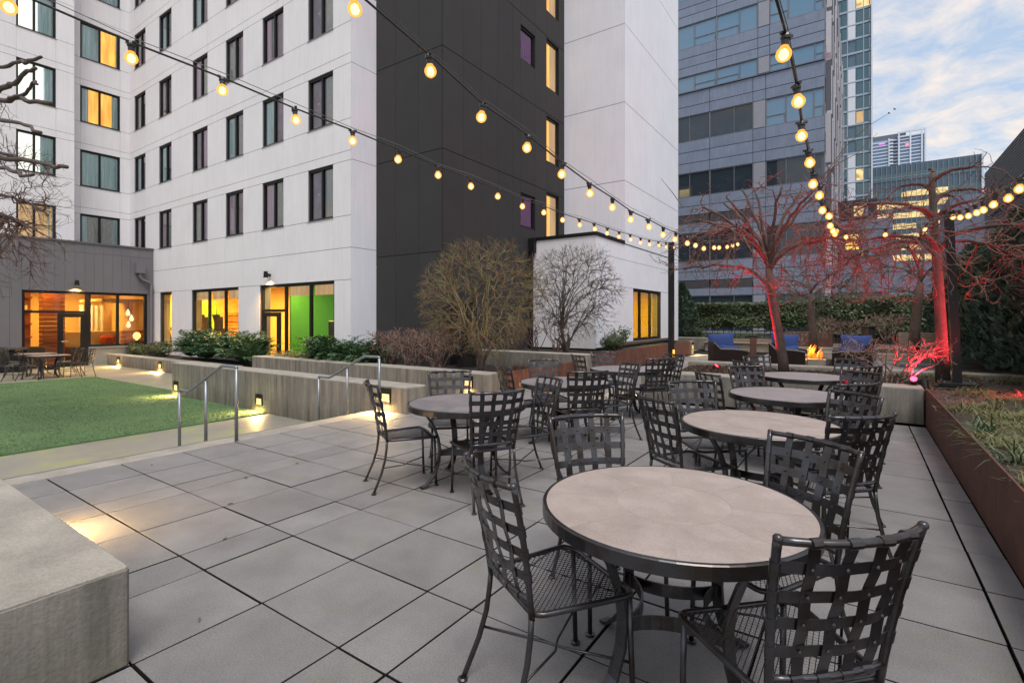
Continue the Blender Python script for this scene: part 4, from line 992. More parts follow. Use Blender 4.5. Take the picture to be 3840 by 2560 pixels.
# ---- chair: faces local +Y, seat centre at the origin
def bw(z): return .185 + .045*max(0, min(1, (z-.45)/.49))**1.1
def by(z):
    u = (z-.45)/.49
    return -.222 - .055*u - .038*u*u
def bow(z): return .020 + .040*max(0, (z-.45)/.49)
def B(u, z, off=0.0):      # point on the curved back, u in -1..1
    return Vector((u*bw(z), by(z) - bow(z)*(1-u*u) + off, z))
def make_chair():
    t = thing('patio_chair', '', 'chair')
    # curved back legs and posts
    fr = MB()
    for s in (-1, 1):
        fr.tube([B(s, z) for z in (.43, .52, .62, .72, .82, .90, .945)], .0125, 8)
    top = [B(-1+2*i/12, .935) for i in range(13)]; fr.tube(top, .0125, 8)
    low = [B(-1+2*i/10, .505) for i in range(11)]; fr.tube(low, .011, 8)
    for s in (-1, 1): fr.lathe([(0, .952), (.009, .951), (.0135, .945), (.0135, .935)], 8, s*bw(.945), by(.945))
    put('back_frame', fr, M['metal'], t, smooth=True)
    for s in (-1, 1):
        pts = [B(s, .445), (s*.188, -.226, .38), (s*.190, -.240, .28), (s*.196, -.272, .17), (s*.204, -.318, .06), (s*.208, -.338, .012)]
        lg = put('leg', MB().tube(pts, .0115, 8), M['metal'], t, smooth=True)
        put('foot', MB().lathe([(0, .014), (.014, .014), (.022, .009), (.022, .001), (0, 0)], 10, s*.209, -.341), M['metal'], lg)
    for s in (-1, 1):
        lg = put('leg', MB().tube([(s*.205, .205, .43), (s*.207, .212, .2), (s*.209, .22, .012)], .0115, 8), M['metal'], t, smooth=True)
        put('foot', MB().lathe([(0, .014), (.014, .014), (.022, .009), (.022, .001), (0, 0)], 10, s*.209, .22), M['metal'], lg)
    # horizontal straps, wrapped round the posts
    HZ = [.855, .768, .681, .594]; VU = [-.62, -.21, .21, .62]; hw = .0185
    for j, z in enumerate(HZ):
        m = MB(); n = 24
        def Q(u, zz, th):
            k = (u+1)/2*5 - .5; wv = math.cos(math.pi*(k+j))*.0030
            return B(max(-1, min(1, u)), zz, .0 + wv + th)
        us_ = [-1.0 + 2.0*i/n for i in range(n+1)]
        for i in range(n):
            for th in (-.0012, .0012):
                m.quad(Q(us_[i], z-hw, th), Q(us_[i+1], z-hw, th), Q(us_[i+1], z+hw, th), Q(us_[i], z+hw, th))
            for zz in (z-hw, z+hw):
                m.quad(Q(us_[i], zz, -.0012), Q(us_[i+1], zz, -.0012), Q(us_[i+1], zz, .0012), Q(us_[i], zz, .0012))
        for s in (-1, 1): m.tube([B(s, z-hw), B(s, z), B(s, z+hw)], .0152, 10)
        put('strap', m, M['metal'], t)
    for i, u in enumerate(VU):
        m = MB(); n = 22; du = .0185
        def Q2(s, z, th):
            k = (z-.594)/.087; wv = -math.cos(math.pi*(i+1 - k))*.0030 if .52 < z < .92 else 0
            p = B(u, z, wv + th); return Vector((p.x + s*du, p.y, p.z))
        zs_ = [.502 + (.938-.502)*q/n for q in range(n+1)]
        for q in range(n):
            for th in (-.0012, .0012):
                m.quad(Q2(-1, zs_[q], th), Q2(1, zs_[q], th), Q2(1, zs_[q+1], th), Q2(-1, zs_[q+1], th))
            for s in (-1, 1):
                m.quad(Q2(s, zs_[q], -.0012), Q2(s, zs_[q], .0012), Q2(s, zs_[q+1], .0012), Q2(s, zs_[q+1], -.0012))
        for zz, rr in ((.935, .0150), (.505, .0135)):
            p = B(u, zz); m.tube([(p.x-du, p.y, p.z), (p.x+du, p.y, p.z)], rr, 10)
        put('strap', m, M['metal'], t)
    rv = MB()
    for j, z in enumerate(HZ):
        for u in VU:
            for sg in (1, -1):
                p = B(u, z, sg*.0062); m0 = len(rv.v)
                for k in range(6): rv.v.append((p.x + .006*math.cos(k*math.pi/3), p.y, p.z + .006*math.sin(k*math.pi/3)))
                rv.v.append((p.x, p.y + sg*.0045, p.z))
                for k in range(6): rv.f.append((m0+k, m0+(k+1) % 6, m0+6))
    put('rivets', rv, M['metal'], t, kind='stuff')
    # seat rim and expanded-metal seat
    outline = []
    corners = [(-.205, -.215, .05), (.205, -.215, .05), (.238, .225, .075), (-.238, .225, .075)]
    def rounded(ins=0.0):
        pts = []
        for k in range(4):
            x, y, r_ = corners[k]; sx, sy = (1 if x < 0 else -1), (1 if y < 0 else -1)
            cx_, cy_ = x+sx*r_, y+sy*r_
            a0 = [math.pi, 1.5*math.pi, 0, .5*math.pi][k]
            for i in range(6):
                a = a0 + (math.pi/2)*i/5; pts.append((cx_+(r_-ins)*math.cos(a), cy_+(r_-ins)*math.sin(a)))
        return pts
    def sz(x, y): return .452 - .014*(1-(x/.24)**2)*(1-((y-.0)/.26)**2) - (.018 if y > .16 else 0)*((y-.16)/.07)**2
    loop = [(x, y, sz(x, y)) for x, y in rounded()]
    put('seat_rim', MB().tube(loop + [loop[0], loop[1]], .0115, 8, cap=False), M['metal'], t, smooth=True)
    poly = rounded(.004)
    def inside(x, y):
        c_ = False; j = len(poly)-1
        for i in range(len(poly)):
            if (poly[i][1] > y) != (poly[j][1] > y) and x < (poly[j][0]-poly[i][0])*(y-poly[i][1])/(poly[j][1]-poly[i][1])+poly[i][0]: c_ = not c_
            j = i
        return c_
    sm = MB(); LWD, SWD = .0235, .0118
    rows = int(.46/SWD)
    for r_ in range(rows):
        y = -.225 + SWD*r_
        for k in range(-11, 12):
            x = k*LWD + (LWD/2 if r_ % 2 else 0)
            for sgn in (-1, 1):
                p = (x, y); q = (x + sgn*LWD/2, y + SWD)
                if inside(*p) and inside(*q):
                    d = Vector((q[0]-p[0], q[1]-p[1])).normalized(); nx, ny = -d.y*.0013, d.x*.0013
                    z0, z1 = sz(*p), sz(*q)
                    sm.quad((p[0]-nx, p[1]-ny, z0-.0012), (q[0]-nx, q[1]-ny, z1-.0012), (q[0]+nx, q[1]+ny, z1+.0012), (p[0]+nx, p[1]+ny, z0+.0012))
    put('seat', sm, M['metal'], t)
    # crossed stretcher rods
    for s in (-1, 1):
        put('stretcher', MB().tube([(s*.192, -.258, .215), (s*.03, -.03, .175), (-s*.03, .015, .175), (-s*.207, .213, .165)], .0055, 6), M['metal'], t, smooth=True)
    return t
TABLES = [(-.655, 2.165, 'large stone topped table in the foreground right, nearest the viewer', 18), (-.63, 4.19, 'second stone topped table back in the right hand row', 3), (-.635, 5.97, 'third stone topped table back in the right hand row', 30), (-.645, 7.97, 'farthest stone topped table of the right row, before the concrete planter wall', 10),
          (-3.045, 3.70, 'first stone topped table of the left row, beside the lawn steps', 20), (-3.035, 5.58, 'second stone topped table of the left row, before the rust planter', 5), (-3.03, 7.58, 'farthest stone topped table of the left row, beside the black post', 40),
          (-23.3, 5.15, 'first small table outside the lounge door on the sunken patio', 10), (-21.85, 5.15, 'second small table outside the lounge door, nearer the lawn', 0)]
TM = {}
tb0 = make_table()
for i, (x, y, lab, rz) in enumerate(TABLES):
    o = tb0 if i == 0 else copy_tree(tb0)
    o.location = (x, y, 0 if i < 7 else LOW); o.rotation_euler = (0, 0, R(rz)); o['label'] = lab; o['group'] = 'round stone topped tables'
    if i > 1:
        for c_ in o.children:
            if c_.name.startswith('stone'):
                c_.data = c_.data.copy() if (c_.data.name, i > 3) not in TM else TM[(c_.data.name, i > 3)]
                c_.data.materials[0] = M['tablegrey' if i > 3 else 'tablelilac']
CH = [('A1', -1.03, 1.84, 60), ('B1', -1.10, 2.53, -41), ('C1', -.36, 2.52, -123), ('D1', -.24, 1.89, 135),
      ('A2', -1.05, 3.92, 53), ('B2', -1.07, 4.58, -48), ('C2', -.25, 4.50, -133), ('D2', -.21, 3.93, 135),
      ('A3', -1.12, 5.85, 45), ('B3', -.93, 6.50, -46), ('C3', -.17, 6.44, -126), ('D3', -.25, 5.70, 139),
      ('A4', -1.08, 7.66, 51), ('B4', -1.09, 8.35, -45), ('C4', -.27, 8.42, -122), ('D4', -.16, 7.76, 142),
      ('A5', -3.48, 3.35, 60), ('B5', -3.50, 4.00, -45), ('C5', -2.66, 4.03, -120), ('D5', -2.66, 3.45, 149),
      ('A6', -3.47, 5.38, 58), ('B6', -3.47, 5.96, -46), ('C6', -2.64, 6.03, -127), ('D6', -2.71, 5.33, 136),
      ('A7', -3.50, 7.48, 52), ('B7', -3.48, 8.02, -44), ('C7', -2.64, 8.00, -119), ('D7', -2.65, 7.57, 140)]
TN = {'1': 'nearest right table', '2': 'second right row table', '3': 'third right row table', '4': 'farthest right row table', '5': 'first left row table', '6': 'second left row table', '7': 'farthest left row table'}
SN = {'A': 'black strap back chair, near left side of the %s', 'B': 'black chair facing us, far left side of the %s', 'C': 'black strap back chair, far right side of the %s', 'D': 'black chair with back to us, right side of the %s'}
ch0 = make_chair()
for i, (k, x, y, a) in enumerate(CH):
    o = ch0 if i == 0 else copy_tree(ch0)
    o.location = (x, y, 0); o.rotation_euler = (0, 0, R(a-90)); o['label'] = SN[k[0]] % TN[k[1]]; o['group'] = 'strap back chairs round the tables'
LCH = [(-22.0, 4.25, 110, 'patio chair nearest the lawn at the left edge, by the lounge tables'), (-22.9, 4.62, 75, 'patio chair beside the black covered box on the sunken patio'), (-21.65, 4.70, 60, 'patio chair in front of the sunken patio tables, facing the lounge'),
       (-22.75, 5.75, -110, 'patio chair nearest the lounge door, behind the small tables'), (-22.0, 5.72, -120, 'middle patio chair right of the small sunken patio tables'), (-21.45, 5.90, -165, 'patio chair farthest right on the sunken patio'), (-24.1, 4.7, 40, 'patio chair half hidden behind the first sunken patio table')]
for (x, y, a, lab) in LCH:
    o = copy_tree(ch0); o.location = (x, y, LOW); o.rotation_euler = (0, 0, R(a-90)); o['label'] = lab; o['group'] = 'strap back chairs round the tables'
bn = thing('covered_grill', 'black covered box by the lounge wall behind patio chairs', 'box', (-25.5, 4.9, LOW))
put('body', MB().box(-25.85, 4.45, LOW, -25.2, 5.35, LOW+.78, ch=.04), M['black'], bn); put('lid', MB().box(-25.9, 4.4, LOW+.785, -25.15, 5.4, LOW+.86, ch=.03), M['machine'], bn)

# ------------------------------------------------------------------ handrails
def handrail(y, label, x0):
    t = thing('handrail', label, 'handrail', (x0, y, 0)); r = .021
    X = lambda d: x0 - d
    put('rail', MB().tube([(X(0), y, .90), (X(0), y, .915), (X(.02), y, .921), (X(.33), y, .918), (X(.38), y, .905), (X(1.23), y, .528), (X(1.28), y, .512), (X(1.53), y, .515), (X(1.55), y, .508), (X(1.555), y, .49)], r, 10), M['galv'], t, smooth=True)
    put('post', MB().tube([(X(0), y, 0), (X(0), y, .90)], r, 10), M['galv'], t, smooth=True)
    put('post', MB().tube([(X(.785), y, -.27), (X(.785), y, .695)], r, 10), M['galv'], t, smooth=True)
    put('post', MB().tube([(X(1.555), y, LOW), (X(1.555), y, .49)], r, 10), M['galv'], t, smooth=True)
handrail(3.28, 'galvanised pipe handrail in the middle of the lawn steps', -6.40)
handrail(5.40, 'galvanised pipe handrail against the long concrete wall', -6.22)

# ------------------------------------------------------------------ light poles and string lights
def pole(x, y, z0, z1, w_, label, plate=True, lean=(0, 0)):
    t = thing('light_pole', label, 'pole', (x, y, z0)); h = w_/2
    m = MB(); n = len(m.v)
    lx, ly = lean
    m.v += [(x-h, y-h, z0), (x+h, y-h, z0), (x+h, y+h, z0), (x-h, y+h, z0), (x-h+lx, y-h+ly, z1), (x+h+lx, y-h+ly, z1), (x+h+lx, y+h+ly, z1), (x-h+lx, y+h+ly, z1)]
    m.f += [(0, 1, 5, 4), (1, 2, 6, 5), (2, 3, 7, 6), (3, 0, 4, 7), (4, 5, 6, 7)]
    put('post', m, M['black'], t)
    put('cap', MB().box(x-h-.008+lx, y-h-.008+ly, z1+.002, x+h+.008+lx, y+h+.008+ly, z1+.03), M['black'], t)
    if plate:
        put('base_plate', MB().box(x-.22, y-.22, z0-.06, x+.22, y+.22, z0-.002, ch=.004), M['black'], t)
        for sx in (-1, 1):
            for sy in (-1, 1): put('bolt', MB().lathe([(.016, z0), (.016, z0+.02), (0, z0+.022)], 6, x+sx*.17, y+sy*.17), M['galv'], t)
pole(1.22, 10.2, .56, 3.13, .108, 'black square light pole on a base plate among the red lit grasses', True, (-.10, 0))
pole(-3.70, 12.1, 0, 3.30, .115, 'black square light pole beside the farthest left table', False)
M['globe'] = None
m, t_, b_ = new_mat('amber_bulb_glass'); M['globe'] = m
t_.nodes.remove(b_)
e_ = nd(t_, 'ShaderNodeEmission'); e_.inputs[0].default_value = (1.0, 0.40, 0.065, 1); e_.inputs[1].default_value = 1.15
tr_ = nd(t_, 'ShaderNodeBsdfTransparent'); mx_ = nd(t_, 'ShaderNodeMixShader'); mx_.inputs[0].default_value = .82
t_.links.new(tr_.outputs[0], mx_.inputs[1]); t_.links.new(e_.outputs[0], mx_.inputs[2]); t_.links.new(mx_.outputs[0], t_.nodes['Material Output'].inputs['Surface'])
BR = .036
glb = MB().lathe([(.0001, -.125)] + [(BR*math.sin(a), -.085 - BR*math.cos(a)) for a in [math.pi*k/9 for k in range(1, 8)]] + [(.018, -.045)], 14).mesh('bulb', M['globe'], True)
core_me = MB().lathe([(.0001, -.113), (.016, -.106), (.023, -.090), (.018, -.070), (.005, -.058)], 8).mesh('filament', M['bulb'], True)
sock = MB().lathe([(0, .012), (.020, .012), (.024, .0), (.024, -.012), (.019, -.02), (.017, -.05), (0, -.05)], 10).box(-.035, -.008, .004, .035, .008, .016).mesh('socket', M['machine'], False)
def strand(label, pts, cable2=True, rs=1):
    """pts: bulb hang points, evenly spaced along the sagging cable"""
    t = thing('string_light', label, 'string lights', pts[len(pts)//2], group='festoon strands over the terrace')
    rr = random.Random(rs); o0 = Vector(woff(t))
    put('cable', MB().tube(pts, .0065, 6), M['machine'], t, smooth=True)
    up = [Vector(p) + Vector((.004, 0, .012 + .03*abs(math.sin(i*1.3)))) for i, p in enumerate(pts)]
    put('support_wire', MB().tube(up, .0028, 4), M['galv'], t)
    for i, p in enumerate(pts[1:-1]):
        r_ = (rr.uniform(-.16, .16), rr.uniform(-.16, .16), rr.uniform(0, 6.28))
        bo = inst('bulb', glb, t, Vector(p) - o0 - Vector((0, 0, .012)), rot=r_)
        inst('socket', sock, bo); inst('filament', core_me, bo)
def profile(knots, ys):
    out_ = []
    for y in ys:
        for (ya, za), (yb, zb_) in zip(knots, knots[1:]):
            if ya <= y <= yb + 1e-6:
                u = (y-ya)/(yb-ya); i = knots.index((ya, za))
                z_1 = knots[i-1][1] if i > 0 else 2*za-zb_; z2 = knots[i+2][1] if i+2 < len(knots) else 2*zb_-za
                out_.append(.5*((2*za) + (-z_1+zb_)*u + (2*z_1-5*za+4*zb_-z2)*u*u + (-z_1+3*za-3*zb_+z2)*u**3)); break
        else: out_.append(knots[-1][1] if y > knots[-1][0] else knots[0][1])
    return out_
SP = .543
def along_y(x, y0, n, knots, label, jit=.0, xs=None, ext0=.6, ext1=.3, rs=1):
    ys = [y0 - ext0] + [y0 + SP*i for i in range(n)] + [y0 + SP*(n-1) + ext1]
    zs = profile(knots, ys); rj = random.Random(rs)
    strand(label, [Vector((x + rj.uniform(-jit, jit), y, z + .085 + rj.uniform(-jit, jit))) for y, z in zip(ys, zs)], rs=rs)
along_y(-3.66, .70, 22, [(-1, 3.30), (.70, 3.15), (2.4, 3.09), (5.0, 3.02), (8.3, 3.02), (10.5, 3.10), (12.4, 3.24)], 'long string of amber globe bulbs running back to the pole by the farthest left table', .01, ext1=.0, rs=3)
along_y(-2.11, 1.66, 19, [(0, 3.3), (1.66, 3.08), (2.75, 2.90), (4.4, 2.72), (6.0, 2.63), (8.0, 2.66), (9.3, 2.76), (11.8, 3.13)], 'string of amber globe bulbs crossing the dark grey wall, sagging over the left tables', .012, rs=5)
along_y(-.30, 2.76, 14, [(1, 2.95), (2.76, 2.82), (4, 2.72), (5.5, 2.65), (7.2, 2.64), (8.8, 2.78), (10.2, 3.02)], 'string of amber globe bulbs hanging down the middle before the office block', .022, rs=7)
along_y(1.13, 5.4, 9, [(3, 2.80), (5.4, 2.62), (6.6, 2.66), (8.2, 2.80), (10.2, 3.06)], 'string of amber globe bulbs at the right rising to the pole by the red tree', .012, rs=9)
strand('short string of amber bulbs between the red tree pole and the middle strand', [Vector((1.15, 10.15, 3.10)), Vector((.84, 10.1, 2.99)), Vector((.34, 10.1, 2.96)), Vector((-.20, 10.1, 2.97)), Vector((-.33, 10.1, 3.05))], rs=4)
tag(put('support_wire', MB().tube([(-2.11, 11.7, 3.22), (-1.2, 11.0, 3.16), (-.31, 10.1, 3.12)], .004, 4), M['galv']), 'thin steel wire between the ends of two bulb strings', 'wire')

# ================================================================== PLANTS
import numpy as np
def kT(x, y): return (2500+x*.3507, 600+y*.3507)
def kV(x, y): return (2500+x*.38265, 1000+y*.38265)
def kS(x, y): return (1580+x*.38259, 900+y*.38259)
def k2_(x, y): return (550+x*.38265, 1000+y*.38265)
def k0_(x, y): return (x*.3189, 1000+y*.3189)
class Tree:
    """grows branches from existing wood towards target points, each from the nearest sensible node"""
    def __init__(s, seed): s.r = random.Random(seed); s.P = []; s.D = []; s.Rr = []
    def add(s, p, d, r): s.P.append((p.x, p.y, p.z)); s.D.append((d.x, d.y, d.z)); s.Rr.append(r)
    def path(s, pts, rads):
        for i, p in enumerate(pts):
            d = (pts[min(i+1, len(pts)-1)] - pts[max(i-1, 0)]).normalized(); s.add(p, d, rads[i])
    def level(s, targets, mb, r0, r1, segs, sides, wob=.05, lift=.0, base=None, stick=.5, minr=0.0, droop=0.0, parts=None, dw=.6):
        A = np.array(s.P); Dn = np.array(s.D); Rn = np.array(s.Rr)
        new = []
        for T in targets:
            v = np.array(T) - A; dist = np.linalg.norm(v, axis=1) + 1e-6
            cosv = (v*Dn).sum(1)/dist
            cost = dist*(1.35 - stick*cosv); cost[Rn < minr] += 5
            i = int(cost.argmin()); p0 = Vector(A[i]); d0 = Vector(Dn[i]); T = Vector(T)
            L = (T-p0).length
            if L < 1e-3: continue
            c = p0 + (d0*dw + (T-p0).normalized()*(1-dw) + Vector((0, 0, lift))).normalized()*L*.45
            ra = min(r0, Rn[i]*.82); pts = []; rads = []
            for k in range(segs+1):
                u = k/segs; q = p0*(1-u)**2 + c*2*u*(1-u) + T*u*u
                if 0 < k: q += Vector((s.r.gauss(0, 1), s.r.gauss(0, 1), s.r.gauss(0, 1)))*wob*L*(.5 if k == segs else 1)
                q.z -= droop*L*u*u
                pts.append(q); rads.append(max(ra + (min(r1, ra)-ra)*u, .0016))
            m = mb if parts is None else MB()
            m.tube(pts, rads, sides, cap=(sides > 4))
            if parts is not None: parts.append(m)
            new.append((pts, rads))
        for pts, rads in new: s.path(pts[1:], rads[1:])
    def cloud(s, n, c, rad, shell=(.6, 1.0), zmin=-9, flat=1.0, ok=None):
        out_ = []
        while len(out_) < n:
            v = Vector((s.r.gauss(0, 1), s.r.gauss(0, 1), s.r.gauss(0, 1)*flat)).normalized()
            k = s.r.uniform(shell[0]**2, shell[1]**2)**.5 * (1 + .26*mnoise.noise(v*1.7 + Vector((c[0], c[1], 5))) + .10*mnoise.noise(v*4 + Vector((c[1], c[0], 2))))
            p = Vector((c[0]+v.x*rad[0]*k, c[1]+v.y*rad[1]*k, c[2]+v.z*rad[2]*k))
            if p.z < zmin or (ok and not ok(p)): continue
            out_.append(p)
        return out_
def bare_tree(label, seed, trunk, tr, limbs, crown, mats, counts, tw, name='bare_tree', group=None, flat=.6, zmin=-9, droop=0.0, limb_r=(.040, .020), dw=.6, ok=None, cat='tree', shell=((.5, .9), (.6, 1.0), (.5, 1.05))):
    T = Tree(seed); trunk = [Vector(p) for p in trunk]
    t = thing(name, label, cat, trunk[0], group=group)
    put('trunk', MB().tube(trunk, tr, 10), M[mats[0]], t, smooth=True)
    fine = []; 
    for i in range(len(trunk)-1):
        for k in range(4):
            u = k/4; T.add(trunk[i].lerp(trunk[i+1], u), (trunk[i+1]-trunk[i]).normalized(), tr[i]+(tr[i+1]-tr[i])*u)
    T.add(trunk[-1], (trunk[-1]-trunk[-2]).normalized(), tr[-1])
    # limbs leave the upper half only
    T.P = T.P[len(T.P)//2:]; T.D = T.D[len(T.D)//2:]; T.Rr = T.Rr[len(T.Rr)//2:]
    parts = []
    T.level(limbs, None, limb_r[0], limb_r[1], 11, 8, .009, .12 if dw > .3 else .02, parts=parts, dw=dw, stick=.5 if dw > .3 else .0)
    for m in parts: put('limb', m, M[mats[0]], t, smooth=True)
    m1 = MB(); T.level(T.cloud(counts[0], crown[0], crown[1], shell[0], zmin, flat, ok), m1, tw[0], tw[1], 6, 4, .05, .05)
    put('branches', m1, M[mats[1]], t, kind='stuff')
    m2 = MB(); T.level(T.cloud(counts[1], crown[0], crown[1], shell[1], zmin, flat, ok), m2, tw[1], tw[2], 5, 3, .035, 0, droop=droop)
    T.level(T.cloud(counts[2], crown[0], crown[1], shell[2], zmin, flat, ok), m2, tw[2], tw[3], 4, 3, .045, 0, droop=droop)
    put('twigs', m2, M[mats[1]], t, kind='stuff')
    return t
# red-lit pollarded tree in the planter
lim = [at(*kT(x, y), Y=11.0+dy) for x, y, dy in ((265, 640, .3), (415, 510, -.5), (610, 470, .6), (640, 400, -.3), (805, 315, .5), (955, 375, 0), (1225, 290, -.4), (1440, 320, .6), (1500, 390, -.7), (1590, 370, .2), (1720, 840, -.4), (170, 1170, -.3), (1480, 880, .7), (700, 700, -1.1))]
bare_tree('bare pollarded tree with leaning trunk lit red beside the fire pit', 21, [(-1.20, 11.04, .40), (-1.23, 11.03, .75), (-1.31, 11.02, 1.3), (-1.40, 11.0, 1.85), (-1.44, 11.0, 2.2), (-1.46, 11.0, 2.5)], [.105, .092, .085, .078, .082, .055], lim,
          ((-1.40, 11.0, 3.0), (2.15, 1.7, 1.25)), ('bark', 'twig'), (100, 480, 1100), (.012, .0075, .0050, .0030), flat=.75, zmin=1.95, droop=.05)
# tall red-lit tree behind the light pole
tn = [at(3536, 1438, Y=10.9), at(3530, 1250, Y=10.9), at(3522, 1110, Y=10.9), at(3512, 950, Y=10.9), at(3500, 800, Y=10.9), at(3494, 690, Y=10.9), at(3500, 648, Y=10.9)]
lim = [at(*kU(x, y), Y=10.9+dy) for x, y, dy in ((795, 715, .3), (420, 900, -.4), (1590, 740, .4), (1555, 500, -.2), (1330, 810, .5), (895, 935, -.6), (1640, 850, -.3), (1100, 530, .2), (2020, 1120, -.5), (430, 1285, .5), (1000, 1260, -.8), (250, 1480, .3), (1900, 1400, .4))]
bare_tree('tall bare tree with trunk lit bright red behind the black pole', 33, tn, [.105, .080, .074, .068, .056, .046, .038], lim,
          ((1.05, 10.9, 2.75), (2.1, 1.7, 1.35)), ('bark', 'twig'), (100, 480, 1100), (.012, .0075, .0050, .0030), flat=.7, zmin=1.75, droop=.03, limb_r=(.040, .022))
# darker bare trees further back
tn = [at(3052, 1322, Y=22), at(3048, 1240, Y=22), at(3040, 1160, Y=22), at(3042, 1100, Y=22)]
c_ = at(3075, 1065, Y=22)
bare_tree('dark bare tree with forked trunk between the lounge seats and hedge', 41, tn, [.17, .13, .12, .09], [at(*kV(x, y), Y=22+dy) for x, y, dy in ((1130, 130, .5), (1540, 130, -.5), (1350, 60, .4), (1230, 280, .2), (1600, 300, -.6), (1750, 200, .6))],
          ((c_.x, 22, c_.z), (1.9, 1.8, 1.4)), ('bark', 'twiggrey'), (60, 260, 500), (.022, .012, .006, .004), zmin=1.5)
tn = [at(3425, 1318, Y=20), at(3432, 1230, Y=20), at(3441, 1140, Y=20), at(3452, 1060, Y=20)]
c_ = at(3420, 1010, Y=20)
bare_tree('dark bare tree behind the red trunk, by the wooden lounge chair', 43, tn, [.17, .14, .13, .09], [at(x, y, Y=20+dy) for x, y, dy in ((3400, 1090, .4), (3390, 900, -.5), (3480, 880, .4), (3330, 1000, .5), (3560, 960, -.4))],
          ((c_.x, 20, c_.z), (1.7, 1.6, 1.5)), ('bark', 'twiggrey'), (50, 220, 420), (.02, .012, .006, .004), zmin=1.8)
# tree whose branches reach in from the left edge
def kL(x, y): return (x*.54248, 150+y*.54248)
def edge_tree():
    T = Tree(51); t = thing('bare_tree', 'bare tree reaching into the frame from the left edge', 'tree', (-15.0, 2.0, LOW))
    tr_ = [Vector((-15.0, 2.0, LOW)), Vector((-14.95, 2.0, 1.2)), Vector((-14.9, 2.05, 2.4)), Vector((-14.85, 2.1, 3.8)), Vector((-14.8, 2.15, 5.2))]
    put('trunk', MB().tube(tr_, [.17, .15, .13, .10, .05], 10), M['bark'], t, smooth=True)
    for k, (dy, r0, pts) in enumerate(((.2, .046, [(-320, 330), (-60, 205), (60, 172), (150, 150), (205, 143), (285, 118)]), (-.2, .05, [(-320, 520), (-60, 380), (50, 322), (115, 290), (170, 228), (245, 196)]),
            (.1, .062, [(-320, 470), (-60, 425), (60, 412), (140, 395), (205, 425), (350, 441)]), (.4, .045, [(-320, 640), (-60, 760), (80, 802), (200, 832), (268, 852), (335, 892)]),
            (.0, .05, [(-320, 760), (-60, 815), (150, 826), (300, 850), (375, 884), (462, 878)]), (.1, .036, [(60, 412), (140, 390), (196, 345), (246, 290), (262, 308)]),
            (-.3, .04, [(-320, 830), (-60, 872), (80, 902), (150, 932), (232, 930)]), (.2, .034, [(-320, 1000), (-60, 1170), (100, 1252), (252, 1312)]),
            (-.4, .038, [(-320, 560), (-60, 548), (60, 562), (170, 592), (282, 640)]), (.3, .032, [(-320, 980), (-60, 1060), (90, 1085), (215, 1140), (330, 1215)]))):
        P_ = [at(*kL(x, y), Y=2.15 + dy*(1 if i else 0)) for i, (x, y) in enumerate(pts)]
        Q_ = []
        for i in range(len(P_)-1):
            for u in (0, .33, .67): Q_.append(P_[i].lerp(P_[i+1], u) + Vector((T.r.gauss(0, .012), T.r.gauss(0, .012), T.r.gauss(0, .012))))
        Q_.append(P_[-1]); n = len(Q_)
        rr = [r0*.82*(1-.45*i/(n-1))*T.r.uniform(.92, 1.1) for i in range(n)]
        put('limb', MB().tube(Q_, rr, 8), M['bark'], t, smooth=True)
        T.path(Q_, rr)
    c = (-12.35, 2.15, 3.35)
    right = lambda p: p.x > -13.6
    m1 = MB(); T.level(T.cloud(110, c, (1.75, 1.0, 1.45), (.3, .9), 1.9, 1, right), m1, .013, .007, 7, 4, .03, 0, dw=.5)
    put('branches', m1, M['twig'], t, kind='stuff')
    m2 = MB(); T.level(T.cloud(420, c, (1.9, 1.1, 1.6), (.5, 1.0), 1.8, 1, right), m2, .0065, .004, 5, 3, .035, 0, droop=.05, dw=.55)
    T.level(T.cloud(900, c, (1.95, 1.1, 1.65), (.5, 1.05), 1.8, 1, right), m2, .004, .0025, 4, 3, .045, 0, droop=.05, dw=.55)
    put('twigs', m2, M['twig'], t, kind='stuff')
edge_tree()
# big olive shrub tree and the slim brown one
def shrub_tree(label, seed, base, c, rad, mats, n, ok=None):
    T = Tree(seed); base = Vector(base); t = thing('bare_shrub_tree', label, 'shrub', base)
    T.add(base, Vector((0, 0, 1)), .09)
    tm = MB(); parts = []
    hub = [base + Vector((T.r.uniform(-.32, .32), T.r.uniform(-.25, .25), .5+T.r.uniform(0, .35))) for _ in range(6)]
    T.level(hub, None, .052, .032, 4, 7, .03, .2, parts=parts)
    for m_ in parts: put('stem', m_, M[mats[0]], t, smooth=True)
    m1 = MB()
    T.level(T.cloud(30, c, rad, (.45, .70), base.z+.5, 1, ok), m1, .017, .011, 6, 5, .03, .25)
    T.level(T.cloud(220, c, rad, (.55, .85), base.z+.4, 1, ok), m1, .012, .007, 6, 4, .03, .18)
    put('branches', m1, M[mats[1]], t, kind='stuff')
    m2 = MB()
    T.level(T.cloud(n[0], c, rad, (.72, .95), base.z+.35, 1, ok), m2, .0065, .0045, 5, 3, .025, .12)
    T.level(T.cloud(n[1], c, rad, (.85, 1.06), base.z+.3, 1, ok), m2, .0036, .0018, 4, 3, .028, .15)
    put('twigs', m2, M[mats[2]], t, kind='stuff')
shrub_tree('large round bare olive brown shrub in front of the dark grey wall', 61, (-7.72, 9.95, .15), (-7.85, 9.95, 2.0), (1.72, 1.2, 1.50), ('bark', 'twiggreen', 'twiggreen'), (1300, 4600), lambda p: p.x > -9.65)
shrub_tree('slimmer round bare shrub tree before the white annex wall', 67, (-7.27, 13.5, .42), (-6.95, 13.5, 2.30), (1.40, 1.2, 1.45), ('bark', 'twiggrey', 'twiggrey'), (850, 2900), lambda p: True)
